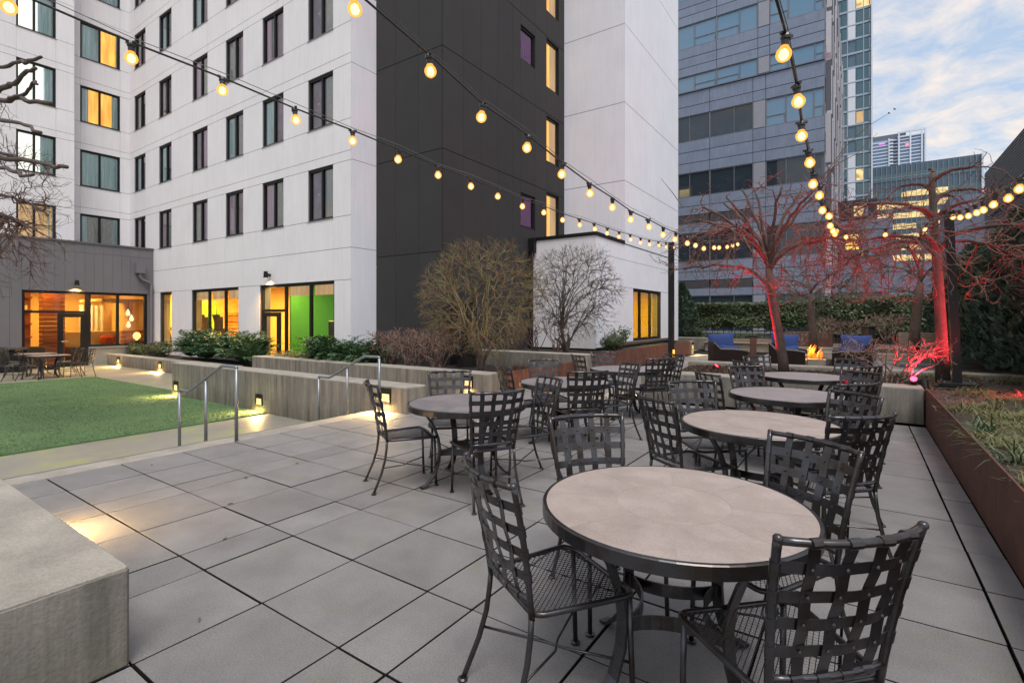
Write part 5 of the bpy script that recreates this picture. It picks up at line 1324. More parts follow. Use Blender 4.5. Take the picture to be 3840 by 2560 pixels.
# dormant shrubs: pruned stems with a few dead leaves
def dormant(label, seed, base, w_, h, mats=('twigred', 'deadleaf'), n=(14, 60, 130), leaves=60, group=None, name='dormant_shrub', depth=None, r=(.015, .010, .0065, .0045)):
    T = Tree(seed); base = Vector(base); t = thing(name, label, 'shrub', base, group=group); d_ = depth or w_
    for k in range(5): T.add(base + Vector((T.r.uniform(-.1, .1)*w_, T.r.uniform(-.1, .1)*w_, -.05)), Vector((0, 0, 1)), .03)
    m1 = MB()
    c = (base.x, base.y, base.z + h*.52)
    def up(n_, lo, hi, ks=1.0): return [Vector((base.x + T.r.uniform(-.5, .5)*w_*ks, base.y + T.r.uniform(-.5, .5)*d_*ks, base.z + h*T.r.uniform(lo, hi))) for _ in range(n_)]
    T.level(up(n[0], .45, .7, .8), m1, r[0], r[1], 5, 5, .06, .2)
    T.level(up(n[1], .6, .93, .95), m1, r[1], r[2], 4, 4, .08, .15)
    put('stems', m1, M[mats[0]], t, kind='stuff')
    m2 = MB(); T.level(up(n[2], .45, 1.0, 1.0), m2, r[2], r[3], 3, 3, .08, .1)
    put('twigs', m2, M[mats[0]], t, kind='stuff')
    if leaves:
        m3 = MB()
        for k in range(leaves):
            p = Vector(T.P[T.r.randrange(len(T.P))]); a = Vector((T.r.gauss(0, 1), T.r.gauss(0, 1), T.r.gauss(0, 1))).normalized()*.032; b_ = a.orthogonal().normalized()*.016
            m3.quad(p, p+a*.5+b_, p+a, p+a*.5-b_)
        put('dead_leaves', m3, M[mats[1]], t, kind='stuff')
    return t
for i, (x, w_) in enumerate(((-10.15, 1.0), (-9.35, .95), (-8.55, .95))):
    dormant(['leftmost brown pruned shrub in the planter before the dark wall', 'middle brown pruned shrub in the planter before the dark wall', 'right brown pruned shrub next to the large olive shrub'][i], 70+i, (x, 9.2, .18), w_, 1.05 + .08*(i % 2), n=(22, 130, 330), leaves=220, group='pruned brown shrubs')
for i, (px_, y_, h_) in enumerate(((2005, 13.0, 1.15), (2085, 13.0, 1.25), (1945, 12.9, .9))):
    q = at(px_, 1320, Y=y_); dormant(['thin upright bare shrub by the black annex downpipe', 'wider upright bare shrub left of the slim shrub tree', 'low bare shrub under the right side of the olive shrub'][i], 80+i, (q.x, y_, .44), .75, h_, ('twig', 'deadleaf'), (10, 34, 60), 30)
dormant('twisted bare shrub glowing red beside the red spotlight', 90, (.42, 10.15, .42), 1.55, .85, ('twigred', 'deadleaf'), (16, 70, 150), 12, depth=1.0, r=(.012, .008, .0055, .004))
for i, (x, y, w_, h_) in enumerate(((1525, 690, 1.1, .95), (1770, 740, 1.35, 1.0), (2150, 700, 1.5, 1.1), (1330, 745, 1.9, .55))):
    q = at(*kV(x, y), Y=24.5 + .3*i); dormant(['pale bare shrub right of the forked dark tree', 'pale bare rounded shrub behind the right lounge seat', 'grey bare shrub beside the dark park bin', 'low spreading bare shrub before the far rust planter'][i], 95+i, (q.x, 24.5+.3*i, max(.1, q.z-.05)), w_, h_, ('twigred', 'deadleaf'), (16, 70, 140), 0, r=(.014, .010, .007, .005))
br = MB(); rb_ = random.Random(2)
# ---- leafy plants
def leaf_blob(n, c, rad, size, rng, shell=(.75, 1.0), up=.3):
    m = MB()
    for _ in range(n):
        v = Vector((rng.gauss(0, 1), rng.gauss(0, 1), rng.gauss(0, 1))).normalized(); k = rng.uniform(*shell)
        bump_ = 1 + .16*mnoise.noise(v*2.3 + Vector(c)) + .10*mnoise.noise(v*6 + Vector(c))
        p = Vector(c) + Vector((v.x*rad[0], v.y*rad[1], v.z*rad[2]))*k*bump_
        nrm = (v + Vector((rng.gauss(0, .6), rng.gauss(0, .6), rng.gauss(0, .6)+up))).normalized()
        a = nrm.orthogonal().normalized(); a = (Matrix.Rotation(rng.uniform(0, 6.28), 3, nrm) @ a); b_ = nrm.cross(a)
        s = size*rng.uniform(.6, 1.3)
        m.quad(p - a*s, p + b_*s*.5, p + a*s, p - b_*s*.5)
    return m
rp = random.Random(17)
def bush(label, c, rad, mat, n=1500, size=.03, name='shrub', group=None, stems=True):
    t = thing(name, label, 'shrub', (c[0], c[1], c[2]-rad[2]), group=group)
    put('foliage', leaf_blob(n, c, rad, size, rp, (.70, 1.0)).grid(lambda u, v: (c[0]+rad[0]*.66*math.sin(math.pi*u)*math.cos(6.2832*v), c[1]+rad[1]*.66*math.sin(math.pi*u)*math.sin(6.2832*v), c[2]+rad[2]*.66*math.cos(math.pi*u)), 8, 10), M[mat], t)
    if stems:
        s = MB()
        for k in range(4): s.tube([(c[0]+rp.uniform(-.05, .05), c[1]+rp.uniform(-.05, .05), c[2]-rad[2]-.08), (c[0]+rp.uniform(-.5, .5)*rad[0], c[1]+rp.uniform(-.5, .5)*rad[1], c[2])], [.012, .005], 4)
        put('stem', s, M['bark'], t)
    return t
q = at(*kS(1868, 1012), X=-6.6); bush('round clipped boxwood at the annex corner in the rust planter', (q.x, q.y, q.z+.02), (.40, .40, .30), 'box', 2300, .022)
q = at(*kS(1945, 950), X=-6.85)
lt = thing('laurel_shrub', 'loose light green shrub behind the round boxwood', 'shrub', (q.x, q.y, .45))
lm = MB(); ls = MB()
for k in range(26):
    tp = Vector((q.x + rp.uniform(-.25, .25), q.y + rp.uniform(-.75, .75), q.z + rp.uniform(-.1, .38))); b0 = Vector((q.x, q.y, .42))
    ls.tube([b0, b0.lerp(tp, .5) + Vector((0, 0, .08)), tp], [.008, .005, .003], 4)
    for j in range(12):
        p = b0.lerp(tp, rp.uniform(.4, 1.0)) + Vector((0, 0, .05)); a = Vector((rp.gauss(0, 1), rp.gauss(0, 1), rp.gauss(-.3, .5))).normalized()*.10; b_ = a.orthogonal().normalized()*.026
        lm.quad(p, p+a*.45+b_, p+a, p+a*.45-b_)
put('foliage', lm, M['laurel'], lt); put('stem', ls, M['bark'], lt)
for i, (x, y, w_) in enumerate(((1600, 985, .5), (1860, 975, .62))):
    q = at(*k0_(x, y), Y=8.95); bush(['smaller dark green shrub below the lounge window', 'larger dark green shrub below the narrow gym window'][i], (q.x, 8.95, q.z), (w_*1.5, .38, .36), 'box', 1500, .035)
# ferns: arching fronds with leaflets
def fern_mesh(seed, n=34, L=.75):
    r_ = random.Random(seed); m = MB()
    for k in range(n):
        az = r_.uniform(0, 6.28); el = r_.uniform(.6, 1.45); l = L*r_.uniform(.65, 1.15); pts = []
        for i in range(13):
            u = i/12; e = el - 1.25*u*u
            pts.append(Vector((0, 0, .0)) if i == 0 else pts[-1] + Vector((math.cos(az)*math.cos(e), math.sin(az)*math.cos(e), math.sin(e)))*(l/12))
        for i in range(1, 12):
            p = pts[i]; t_0 = (pts[i+1]-pts[i-1]).normalized(); side = t_0.cross(Vector((0, 0, 1))).normalized()
            ll = .17*math.sin(math.pi*min(1, (i+.6)/12.5)**.7)*l/.75
            for s in (-1, 1):
                tip = p + side*s*ll + t_0*ll*.45 + Vector((0, 0, r_.uniform(-.03, .015)))
                m.quad(p - t_0*.018, p + side*s*ll*.5 - t_0*.005 + Vector((0, 0, .006)), tip, p + side*s*ll*.5 + t_0*.045)
            m.tri(p, pts[i+1], p + Vector((0, 0, .008)))
    return m.mesh('fronds', M['fern'])
fme = [fern_mesh(s) for s in (1, 2, 3)]
def fern(x, y, z, s, label, group, k):
    t = thing('fern', label, 'fern', (x, y, z), group=group); inst('fronds', fme[k % 3], t, rz=rp.uniform(0, 6.28), scale=(s, s, s))
for k in range(15):
    fern(-21.5 + .37*k + rp.uniform(-.1, .1), 8.95 + rp.uniform(-.2, .35), .08 + .12*(k % 2), 1.45 + .25*rp.random() - (.25 if k in (0, 14) else 0), 'dark green fern in the row in front of the wide gym window', 'ferns before the wide gym window', k)
for k in range(10):
    fern(-13.5 + .33*k, 9.15 + rp.uniform(-.25, .25), .20, 1.25 + .25*rp.random(), 'dark green fern in the row right of the gym door', 'ferns right of the gym door', k)
# straw-coloured grass and other tufts
def tuft_mesh(seed, mat, n=120, L=.45, spread=.18, wdt=.006, arch=1.0):
    r_ = random.Random(seed); m = MB()
    for k in range(n):
        az = r_.uniform(0, 6.28); el = r_.uniform(.6, 1.5); l = L*r_.uniform(.5, 1.15); p = Vector((r_.gauss(0, spread*.4), r_.gauss(0, spread*.4), -.01))
        sd_ = Vector((-math.sin(az), math.cos(az), 0))*wdt; prev = p; e = el
        for i in range(4):
            q = prev + Vector((math.cos(az)*math.cos(e), math.sin(az)*math.cos(e), math.sin(e)))*l/4
            w0, w1 = 1-i*.22, 1-(i+1)*.24
            m.quad(prev - sd_*w0, prev + sd_*w0, q + sd_*w1, q - sd_*w1)
            prev = q; e -= .42*arch
    return m.mesh('blades', M[mat])
straw = [tuft_mesh(s, 'straw', 200, .62, .3, .008) for s in (1, 2)]
for k in range(8):
    t = thing('grass_tuft', 'straw coloured grass tuft in front of the gym door', 'grass', (-15.1 + .24*k, 9.1 + rp.uniform(-.2, .2), .15), group='straw grass tufts by the gym door')
    inst('blades', straw[k % 2], t, rz=rp.uniform(0, 6))
sedge = [tuft_mesh(10+s, 'sedge', 170, .27, .24, .0060) for s in range(3)] + [tuft_mesh(20, 'greengrass', 40, .50, .10, .008, 1.1)]
rs_ = random.Random(44); spots = []
while len(spots) < 30:
    y = rs_.uniform(4.2, 12.2); x = rs_.uniform(.95, .20*y + .25)
    if (y > 9.9 and y < 11.2 and x > .9) or math.hypot(x-1.22, y-10.2) < .45 or (abs(x-1.1) < .22 and 8.6 < y < 10): continue
    if all(math.hypot(x-p[0], y-p[1]) > .26 for p in spots): spots.append((x, y))
for i, (x, y) in enumerate(spots):
    t = thing('grass_tuft', ['green gold grass tuft in the dark soil right of the rusty steel edge', 'long bladed green grass tuft leaning over the rusty steel edge'][1 if i % 9 == 2 else 0], 'grass', (x, y, .45), group='grass tufts in the right planter')
    inst('blades', sedge[3 if i % 9 == 2 else i % 3], t, rz=rp.uniform(0, 6), scale=(1, 1, rp.uniform(.55, .85)))
lit = MB()
for k in range(6000):
    x, y = rp.uniform(.85, 2.4), rp.uniform(2.2, 13.5); z = .465; a = rp.uniform(0, 6.28); l = rp.uniform(.05, .22); w_ = rp.uniform(.0012, .003)
    dx_, dy_ = math.cos(a)*l, math.sin(a)*l; h_ = rp.uniform(0, .05)
    lit.quad((x-dy_/l*w_, y+dx_/l*w_, z), (x+dy_/l*w_, y-dx_/l*w_, z), (x+dx_+dy_/l*w_, y+dy_-dx_/l*w_, z+h_), (x+dx_-dy_/l*w_, y+dy_+dx_/l*w_, z+h_))
for k in range(3500):
    x, y = rp.uniform(-3.0, 1.6), rp.uniform(9.85, 12.0); z = .445; a = rp.uniform(0, 6.28); l = rp.uniform(.05, .2); w_ = rp.uniform(.0012, .003); dx_, dy_ = math.cos(a)*l, math.sin(a)*l
    lit.quad((x-dy_/l*w_, y+dx_/l*w_, z), (x+dy_/l*w_, y-dx_/l*w_, z), (x+dx_+dy_/l*w_, y+dy_-dx_/l*w_, z+rp.uniform(0, .06)), (x+dx_-dy_/l*w_, y+dy_+dx_/l*w_, z+.01))
put('dry_grass', lit, M['litter'], kind='stuff', label='dry brown grass litter over the soil of the right planter')
t = thing('heather', 'low reddish brown heather clump on the planter behind the third table', 'shrub', (-2.55, 11.0, .44)); inst('blades', tuft_mesh(31, 'deadleaf', 320, .20, .55, .004, .5), t)
t = thing('heather', 'low brown heather clump in the rust planter behind the left tables', 'shrub', (-7.0, 11.3, .2)); inst('blades', tuft_mesh(32, 'deadleaf', 500, .28, 1.2, .005, .5), t)
cb = MB()
cb.tube([(.95, 9.75, .50), (1.6, 10.0, .47), (2.2, 9.7, .50), (2.7, 10.3, .48)], .010, 6)
put('cable', cb, M['machine'], label='black cable lying on the soil beside the pole base plate', cat='cable')
# ---- hedges
def hedge(name, label, x0, x1, y0, y1, z0, z1, mat, n, size, seed):
    r_ = random.Random(seed); t = thing(name, label, 'hedge', ((x0+x1)/2, (y0+y1)/2, z0)); m = MB()
    for k in range(n):
        f = r_.random()
        if f < .72: p = Vector((r_.uniform(x0, x1), y0 + r_.uniform(0, .18), r_.uniform(z0, z1)))
        else: p = Vector((r_.uniform(x0, x1), r_.uniform(y0, y1), z1 + r_.uniform(-.12, .06)))
        bmp = .22*mnoise.noise(Vector((p.x*1.1, p.z*1.4, 2.0))); p.y += bmp; p.z += .14*mnoise.noise(Vector((p.x*.9, 5, 1)))*(p.z-z0)/(z1-z0)
        nrm = Vector((r_.gauss(0, .6), -1 + r_.gauss(0, .5), .6 + r_.gauss(0, .5))).normalized()
        a = Matrix.Rotation(r_.uniform(0, 6.28), 3, nrm) @ nrm.orthogonal().normalized(); b_ = nrm.cross(a); s = size*r_.uniform(.6, 1.3)
        m.quad(p-a*s, p+b_*s*.55, p+a*s, p-b_*s*.55)
    put('foliage', m, M[mat], t)
    put('inner_growth', bx(x0+.1, y0+.30, z0+.05, x1-.1, y1-.1, z1-.15), M['arb'], t)
    s = MB()
    for k in range(int((x1-x0)/.9)): s.tube([(x0+.4+.9*k, y0+.35, z0-.7), (x0+.4+.9*k+r_.uniform(-.1, .1), y0+.35, z0+.3)], .03, 4)
    put('stem', s, M['bark'], t)
hedge('clipped_hedge', 'clipped green hedge on a low trellis before the grey office', -9.2, -2.2, 31, 32, 1.0, 2.40, 'hedgeleaf', 7500, .085, 3)
hedge('clipped_hedge', 'taller clipped green hedge right of the forked dark tree', -1.9, 7.5, 30.2, 31.2, .75, 2.55, 'hedgeleaf', 9500, .085, 4)
# conifers: dense fans of sprays
def conifer_mesh(seed, h, r, n=3600, mat='arb', taper=.55, sp=.10):
    r_ = random.Random(seed); m = MB()
    for k in range(n):
        u = r_.random()**.85; z = h*u; rr = r*(1 - taper*u**1.8)*(.25 + .75*min(1, (1-u)*6))*(1 if u > .06 else .7)
        a = r_.uniform(0, 6.28); lump = 1 + .20*mnoise.noise(Vector((math.cos(a)*1.6, math.sin(a)*1.6, z*1.7+seed))) + .10*mnoise.noise(Vector((math.cos(a)*4, math.sin(a)*4, z*5+seed)))
        rr *= lump*r_.uniform(.80, 1.02)
        p = Vector((rr*math.cos(a), rr*math.sin(a), z)); o_ = Vector((math.cos(a), math.sin(a), 0))
        up = (o_*.6 + Vector((r_.gauss(0, .25), r_.gauss(0, .25), .8 + r_.gauss(0, .3)))).normalized(); side = up.cross(o_ + Vector((r_.gauss(0, .4), r_.gauss(0, .4), 0))).normalized(); s = sp*r_.uniform(.6, 1.35)
        m.quad(p, p+up*s*.7+side*s*.34, p+up*s*1.5, p+up*s*.7-side*s*.34)
        m.tri(p+side*s*.1, p+up*s*.5+side*s*.75, p+up*s*.75+side*s*.3); m.tri(p-side*s*.1, p+up*s*.5-side*s*.75, p+up*s*.75-side*s*.3)
    m.lathe([(.01, 0), (r*.62, .1), (r*.70, h*.35), (r*.5, h*.75), (.02, h*.93)], 10)
    return m.mesh('foliage', M[mat])
cme = [conifer_mesh(s, 3.0, .82) for s in (1, 2, 3)]
trunk_me = MB().tube([(0, 0, -.1), (0, 0, .6)], [.07, .05], 6).mesh('trunk', M['bark'])
for k in range(15):
    y = 9.2 + 1.22*k; s = rp.uniform(.92, 1.12)
    t = thing('arborvitae', ('dark arborvitae nearest the viewer in the right hand evergreen row' if k == 0 else '%s dark arborvitae from the near end of the right evergreen row' % ['', 'second', 'third', 'fourth', 'fifth', 'sixth'][k]) if k < 6 else 'dark columnar arborvitae at the far end of the right evergreen row', 'tree', (3.02 + rp.uniform(-.12, .12), y, .40), group='arborvitae row on the right')
    inst('foliage', cme[k % 3], t, rz=rp.uniform(0, 6.28), scale=(s, s, s*rp.uniform(.94, 1.08))); inst('trunk', trunk_me, t)
q = at(2558, 1240, Y=27)
t = thing('conifer', 'dark green conifer behind the black pole at the end of the annex', 'tree', (q.x, 27, .45)); inst('foliage', conifer_mesh(9, 2.9, .85, 2600, 'arb', .9), t); inst('trunk', trunk_me, t)
q = at(2600, 1245, Y=27); bush('brown green low shrub above the concrete wall stub', (q.x-.1, 27.0, .85), (.75, .5, .38), 'box', 900, .05)
q = at(2535, 1235, Y=25.0); bush('small blue green shrub beside the far end of the annex', (q.x, 26.6, .9), (.35, .35, .4), 'arb', 500, .05)
gm_ = tuft_mesh(40, 'greengrass', 160, .75, .35, .010)
for k in range(6):
    q = at(2660 + 34*k, 1262, Y=26.9); t = thing('grass_tuft', 'green arching grass tuft above the slatted bench wall', 'grass', (q.x, 26.9, .48), group='green grasses above the bench wall'); inst('blades', gm_, t, rz=k)
# trellis fence below the hedge
tf = thing('trellis_fence', 'low dark trellis fence under the clipped hedge', 'fence', (-3, 30.4, .3))
for z in (.62, .85, 1.08): put('rail', bx(-9.2, 30.62, z, 4.6, 30.65, z+.03), M['black'], tf)
pm_ = MB().box(-.015, -.015, 0, .015, .015, .75).mesh('post', M['black'])
for k in range(46): inst('post', pm_, tf, Vector((-9.1+.3*k, 30.60, .38)) - Vector(woff(tf)))
kb = conc_wall('concrete_wall', -9.2, 30.75, 0, 5.0, 31.0, .75, M['conc'], 'low concrete wall under the hedge trellis')

# ================================================================== LOUNGE SEATS, FIRE, BENCHES
def make_sofa():
    t = thing('wicker_seat', '', 'armchair')
    W, D = .72, .92      # half width across the front, depth
    m = MB()
    def side_prof(y):    # top of the arm: high at the back, sweeping down to the front
        u = (y + D/2)/D
        return .80 - .19*max(0, min(1, (u-.02)/.16)) - .05*max(0, (u-.5)/.5)**2
    for s in (-1, 1):
        a = MB(); n = 10
        for i in range(n):
            y0, y1 = -D/2 + D*i/n, -D/2 + D*(i+1)/n; z0, z1 = side_prof(y0), side_prof(y1)
            xo, xi = s*W, s*(W-.10)
            a.quad((xo, y0, .04), (xo, y1, .04), (xo, y1, z1), (xo, y0, z0)); a.quad((xi, y0, .04), (xi, y1, .04), (xi, y1, z1), (xi, y0, z0)); a.quad((xo, y0, z0), (xo, y1, z1), (xi, y1, z1), (xi, y0, z0))
        a.quad((s*W, D/2, .04), (s*(W-.1), D/2, .04), (s*(W-.1), D/2, side_prof(D/2)), (s*W, D/2, side_prof(D/2)))
        a.quad((s*W, -D/2, .04), (s*(W-.1), -D/2, .04), (s*(W-.1), -D/2, .8), (s*W, -D/2, .8))
        put('arm', a, M['wicker'], t)
        put('arm_cap', MB().tube([(s*(W-.05), y, side_prof(y)+.012) for y in [-D/2 + D*i/10 for i in range(11)]], .042, 6), M['wickerlt'], t)
    put('backrest', MB().box(-W+.102, -D/2, .04, W-.102, -D/2+.10, .80, ch=.01), M['wicker'], t)
    put('seat', MB().box(-W+.102, -D/2+.102, .10, W-.102, D/2-.01, .34, ch=.01), M['wickerlt'], t)
    put('seat_cushion', MB().box(-W+.11, -D/2+.11, .345, W-.11, D/2+.0, .47, ch=.035), M['blue'], t)
    for s in (-1, 1):
        for y in (-D/2+.06, D/2-.06): put('leg', bx(s*(W-.05)-.025, y-.025, 0, s*(W-.05)+.025, y+.025, .038), M['black'], t)
    return t
def pillow(loc, rot, w_, h, label, d=.20):
    m = MB()
    def f(u, v, sg):
        x, z = u*2-1, v*2-1; th = (max(0, (1-x*x)*(1-z*z)))**.5
        pin = 1 - .10*(1-x*x)*(z*z) - .10*(1-z*z)*(x*x)
        return (x*w_/2*pin, sg*d/2*th, z*h/2*pin)
    m.grid(lambda u, v: f(u, v, 1), 10, 10); m.grid(lambda u, v: f(u, v, -1), 10, 10)
    o = put('throw_pillow', m, M['blue'], smooth=True, label=label, cat='pillow', group='blue pillows on the lounge seats'); o.location = loc; o.rotation_euler = rot
SO = [(-3.36, 16.55, -70, 'brown wicker lounge seat left of the dark bollard by the fire pit'), (-1.75, 17.1, -88, 'brown wicker lounge seat directly behind the red lit tree trunk'), (-.20, 17.2, 92, 'brown wicker lounge seat right of the fire flames')]
s0 = make_sofa()
for i, (x, y, a, lab) in enumerate(SO):
    o = s0 if i == 0 else copy_tree(s0)
    o.location = (x, y, 0); o.rotation_euler = (0, 0, R(a)); o['label'] = lab; o['group'] = 'wicker seats round the fire pit'
    ca, sa = math.cos(R(a)), math.sin(R(a))
    def L2(px_, py_): return (x + ca*px_ - sa*py_, y + sa*px_ + ca*py_)
    lx = 1 if i < 2 else -1      # side of the seat that is farther from the viewer
    c1 = L2(-.28*lx if False else (-.30 if i < 2 else .30), -.12); c2 = L2((.36 if i < 2 else -.36), .02)
    nm = ['left lounge seat', 'seat behind the red trunk', 'right lounge seat'][i]
    pillow((*c1, .77), (R(-14), R([-3, 4, 2][i]), R([24, 20, 14][i])), .80, .62, 'large royal blue pillow standing in the ' + nm)
    pillow((*c2, .57), (R(-24), R([5, -6, 3][i]), R([26, 22, 18][i])), .62, .34, 'small royal blue pillow lying along the near arm of the ' + nm)
# fire pit with flames
fp = thing('fire_pit', 'pale concrete fire pit block between the lounge seats', 'fire pit', (-1.05, 18.2, 0))
put('body', MB().box(-1.75, 17.95, 0, -.45, 18.7, .30, ch=.015), M['conctop'], fp); put('burner', bx(-1.6, 18.1, .301, -.7, 18.5, .312), M['machine'], fp)
M['flame'] = em_room('fire_flame', (1.0, .22, .015), (1.0, .07, .003), 1.2, 14.0)
fl = thing('fire', 'orange gas flames burning on the fire pit', 'fire', (-1.28, 18.0, .3))
rf = random.Random(6)
for k in range(11):
    x = -1.45 + .045*k + rf.uniform(-.02, .02); y = 18.15 + rf.uniform(-.08, .15); h_ = rf.uniform(.16, .42)*(1.15 - abs(k-4)*.06); ph = rf.uniform(0, 6)
    pts = [(x + .05*u*math.sin(ph+u*5) + .04*u*u, y + .03*math.cos(ph+u*4)*u, .305 + h_*u) for u in [i/7 for i in range(8)]]
    put('flame', MB().tube(pts, [.028, .042, .044, .036, .026, .016, .008, .002], 6, cap=False), M['flame'], fl, smooth=True)
ld = bpy.data.lights.new('fire_lamp', 'POINT'); ld.energy = 60; ld.color = (1, .42, .08); ld.shadow_soft_size = .15
lo = bpy.data.objects.new('fire_lamp', ld); col.objects.link(lo); lo.location = (-1.25, 18.15, .62)
tbk = thing('fire_side_box', 'orange lit wicker box beside the fire', 'box', (-.85, 17.2, 0)); put('body', MB().box(-.80, 17.0, 0, -.62, 17.4, .38, ch=.01), M['wickerlt'], tbk)
# dark bollard and red fitting
bo = thing('bollard', 'dark red square bollard between the two left lounge seats', 'bollard', (-2.55, 16.1, 0)); put('post', bx(-2.63, 16.0, 0, -2.47, 16.16, 1.0, ch=.008), M['cortendark'], bo); put('cap', bx(-2.64, 15.99, 1.003, -2.46, 16.17, 1.03), M['black'], bo)
# benches and bench walls further back
def slat_wall(label, x0, x1, y, z0, z1, n, seat=True):
    t = thing('slatted_bench', label, 'bench', ((x0+x1)/2, y, 0)); h_ = (z1-z0)/n
    for k in range(n): put('slat', MB().box(x0, y, z0+h_*k+.006, x1, y+.03, z0+h_*(k+1)-.006, ch=.004), M['wood'], t)
    put('backing', bx(x0, y+.032, 0, x1, y+.14, z1-.01), M['conc'], t)
    if seat:
        for k in range(4): put('slat', MB().box(x0, y-.46+.112*k, .38, x1, y-.46+.112*k+.10, .415, ch=.004), M['wood'], t)
        put('plinth', bx(x0+.05, y-.36, 0, x1-.05, y-.01, .379), M['conctop'], t)
slat_wall('weathered timber slatted bench wall left of the dark bollard', -6.2, -2.9, 25.74, .06, .60, 5)
slat_wall('weathered timber slatted bench behind the right lounge seat', -.9, 2.8, 24.2, .10, .52, 4)
conc_wall('concrete_wall', -2.85, 25.2, 0, 3.4, 25.6, .30, M['conctop'], 'long low concrete step behind the fire pit seats')
conc_wall('concrete_wall', -2.4, 22.6, 0, 4.5, 23.0, .26, M['conctop'], 'low pale concrete kerb in front of the far bench')
wl = thing('wooden_lounge_chair', 'weathered slatted reclining bench under the dark tree at the right', 'chair', (1.6, 21.5, .0))
for k in range(6): put('slat', MB().box(1.05, 21.0+.09*k, .62+.075*k*1.0, 2.15, 21.03+.09*k, .69+.075*k, ch=.004), M['wood'], wl)
for k in range(5): put('slat', MB().box(1.05, 20.2+.13*k, .50+.01*k, 2.15, 20.31+.13*k, .53+.01*k, ch=.004), M['wood'], wl)
put('frame', MB().box(1.0, 20.2, 0, 1.045, 21.6, .5).box(2.155, 20.2, 0, 2.2, 21.6, .5), M['wood'], wl)
q = at(3257, 1290, Y=23.8)
pb = thing('park_bin', 'dark cylindrical bin on a steel foot by the far bench', 'bin', (q.x, 23.8, .2)); put('body', MB().lathe([(.0, .42), (.22, .42), (.22, 1.18), (.26, 1.2), (.26, 1.25), (0, 1.27)], 16, q.x, 23.8), M['machine'], pb, smooth=False); put('foot', MB().lathe([(.36, .26), (.34, .36), (.22, .41), (0, .41)], 16, q.x, 23.8), M['galv'], pb)
# bin with black bag by the service door
tr = thing('rubbish_bin', 'dark rubbish bin with black bag beside the service door', 'bin', (-9.1, 11.05, 0))
put('body', MB().lathe([(.0, .02), (.27, .02), (.30, .70), (.0, .70)], 16, -9.1, 11.05), M['machine'], tr)
rb_ = random.Random(4)
M['bag'] = pm('black_plastic_bag', (.012, .012, .014), .25, bump=.6, bscale=25)
put('bag', MB().grid(lambda u, v: (-9.1 + (.325+.02*math.sin(v*40))*math.cos(6.2832*v)*(1 if u < .8 else .7), 11.05 + (.325+.02*math.sin(v*40))*math.sin(6.2832*v)*(1 if u < .8 else .7), .50 + .045*math.sin(v*23) + .27*u), 4, 40), M['bag'], tr)
# red spotlights on the planters
def spot(loc, aim, e, label, size=70, show=True):
    t = thing('spotlight', label, 'spotlight', loc, group='red garden spotlights'); d = (Vector(aim)-Vector(loc)).normalized(); p = Vector(loc)
    put('housing', MB().tube([p - d*.11, p - d*.10, p + d*.02], [.03, .055, .06], 12), M['black'], t)
    put('lens', MB().tube([p + d*.012, p + d*.021], [.042, .042], 12), M['redlens'], t)
    put('stake', MB().tube([p - d*.05, p - d*.05 - Vector((0, 0, .15))], .012, 6), M['black'], t)
    ld = bpy.data.lights.new('red_lamp', 'SPOT'); ld.energy = e; ld.color = (1, .02, .05); ld.spot_size = R(size); ld.spot_blend = .6; ld.shadow_soft_size = .05
    lo = bpy.data.objects.new('red_lamp', ld); col.objects.link(lo); lo.location = p + d*.05; lo.rotation_euler = d.to_track_quat('-Z', 'Y').to_euler()
spot((.66, 9.62, .62), (.50, 8.6, 1.25), 5, 'bright red spotlight glaring towards us on the end of the concrete planter wall', 120)
spot((.80, 9.95, .55), (.60, 10.75, 2.3), 150, 'red spotlight turned up into the twisted red shrub', 110)
spot((2.45, 10.55, .55), (1.05, 10.9, 1.75), 800, 'red spotlight on the right planter aimed at the tall red tree', 66)
spot((2.0, 9.75, .68), (1.5, 9.45, .44), 55, 'red spotlight lying in the grasses at the right edge', 80)
spot((-2.5, 11.25, .52), (-1.38, 11.0, 2.1), 600, 'red spotlight behind the third table aimed at the leaning red tree', 80)

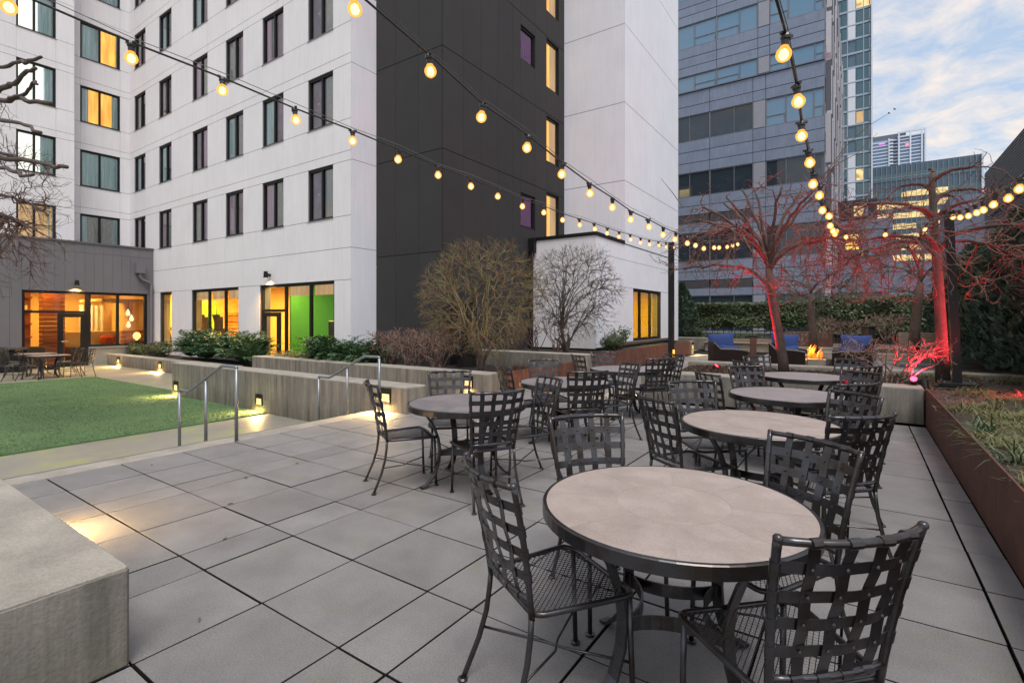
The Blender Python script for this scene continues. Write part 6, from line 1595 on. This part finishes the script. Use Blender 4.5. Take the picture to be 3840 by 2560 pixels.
# long whip shoots above the leaning red tree, with two small birds
for pts in ([(3060, 735), (3096, 650), (3172, 548), (3255, 474), (3332, 426)], [(3075, 705), (3120, 630), (3165, 570), (3183, 498)], [(2560, 775), (2520, 720), (2495, 690), (2478, 668)], [(3110, 640), (3150, 610), (3215, 575), (3290, 500)]):
    tree1 = bpy.data.objects['bare_tree']
    q_ = [at(x, y, Y=11.2) for x, y in pts]
    put('shoot', MB().tube(q_, [.010 - .007*i/(len(q_)-1) for i in range(len(q_))], 4), M['twig'], tree1)
for (x, y, lab) in ((3332, 424, 'small dark bird perched on the tip of the highest shoot'), (3353, 409, 'small dark bird flying just above the highest shoot')):
    c_ = at(x, y, Y=11.2); b_ = thing('bird', lab, 'bird', c_); b_.scale = (.55, .55, .55)
    put('body', MB().lathe([(.001, c_.z-.030), (.014, c_.z-.018), (.020, c_.z), (.014, c_.z+.018), (.009, c_.z+.028), (.001, c_.z+.036)], 8, c_.x, c_.y).tube([c_ + Vector((0, 0, -.02)), c_ + Vector((.05, 0, -.045))], [.010, .003], 5), M['machine'], b_)
    put('wing', MB().tube([c_ + Vector((-.01, .02, .0)), c_ + Vector((.03, .045, -.012)), c_ + Vector((.05, .04, -.02))], [.010, .008, .002], 5).tube([c_ + Vector((-.01, -.02, .0)), c_ + Vector((.03, -.045, -.012)), c_ + Vector((.05, -.04, -.02))], [.010, .008, .002], 5), M['machine'], b_)
# small fittings
M['amberled'] = em('amber_uplight', (1.0, .42, .06), 1.6); M['greenled'] = em('green_lamp', (.05, 1.0, .12), 1.2)
q_ = at(2527, 1330, Y=12.05)
ul_ = thing('uplight', 'thin amber uplight strip at the foot of the black pole', 'lamp', (q_.x, 12.05, q_.z)); put('lens', MB().box(q_.x-.02, 12.03, q_.z-.10, q_.x+.02, 12.06, q_.z+.12), M['amberled'], ul_); put('housing', MB().box(q_.x-.03, 12.062, 0, q_.x+.03, 12.10, q_.z+.14), M['black'], ul_)
for px_ in (2603, 2635): q_ = at(px_, 1134, Y=43.0); put('exit_lamp', MB().box(q_.x-.08, 43.0, q_.z-.16, q_.x+.08, 43.05, q_.z+.16), M['greenled'], office)
rl_ = random.Random(12); lv_ = MB()
for k in range(45):
    x, y = rl_.uniform(-6.2, .7), rl_.uniform(1.0, 9.0)
    if rl_.random() < .5: x = JX[rl_.randrange(len(JX)-1)] + rl_.uniform(-.03, .03)
    a = rl_.uniform(0, 6.28); l = rl_.uniform(.012, .04); w_ = l*rl_.uniform(.2, .5); z = .004
    c, s_ = math.cos(a), math.sin(a)
    lv_.quad((x-c*l, y-s_*l, z), (x-s_*w_, y+c*w_, z+rl_.uniform(.002, .010)), (x+c*l, y+s_*l, z+.003), (x+s_*w_, y-c*w_, z+.002))
put('leaf_litter', lv_, M['litter'], kind='stuff', label='tiny dry leaves and twigs scattered over the terrace pavers')
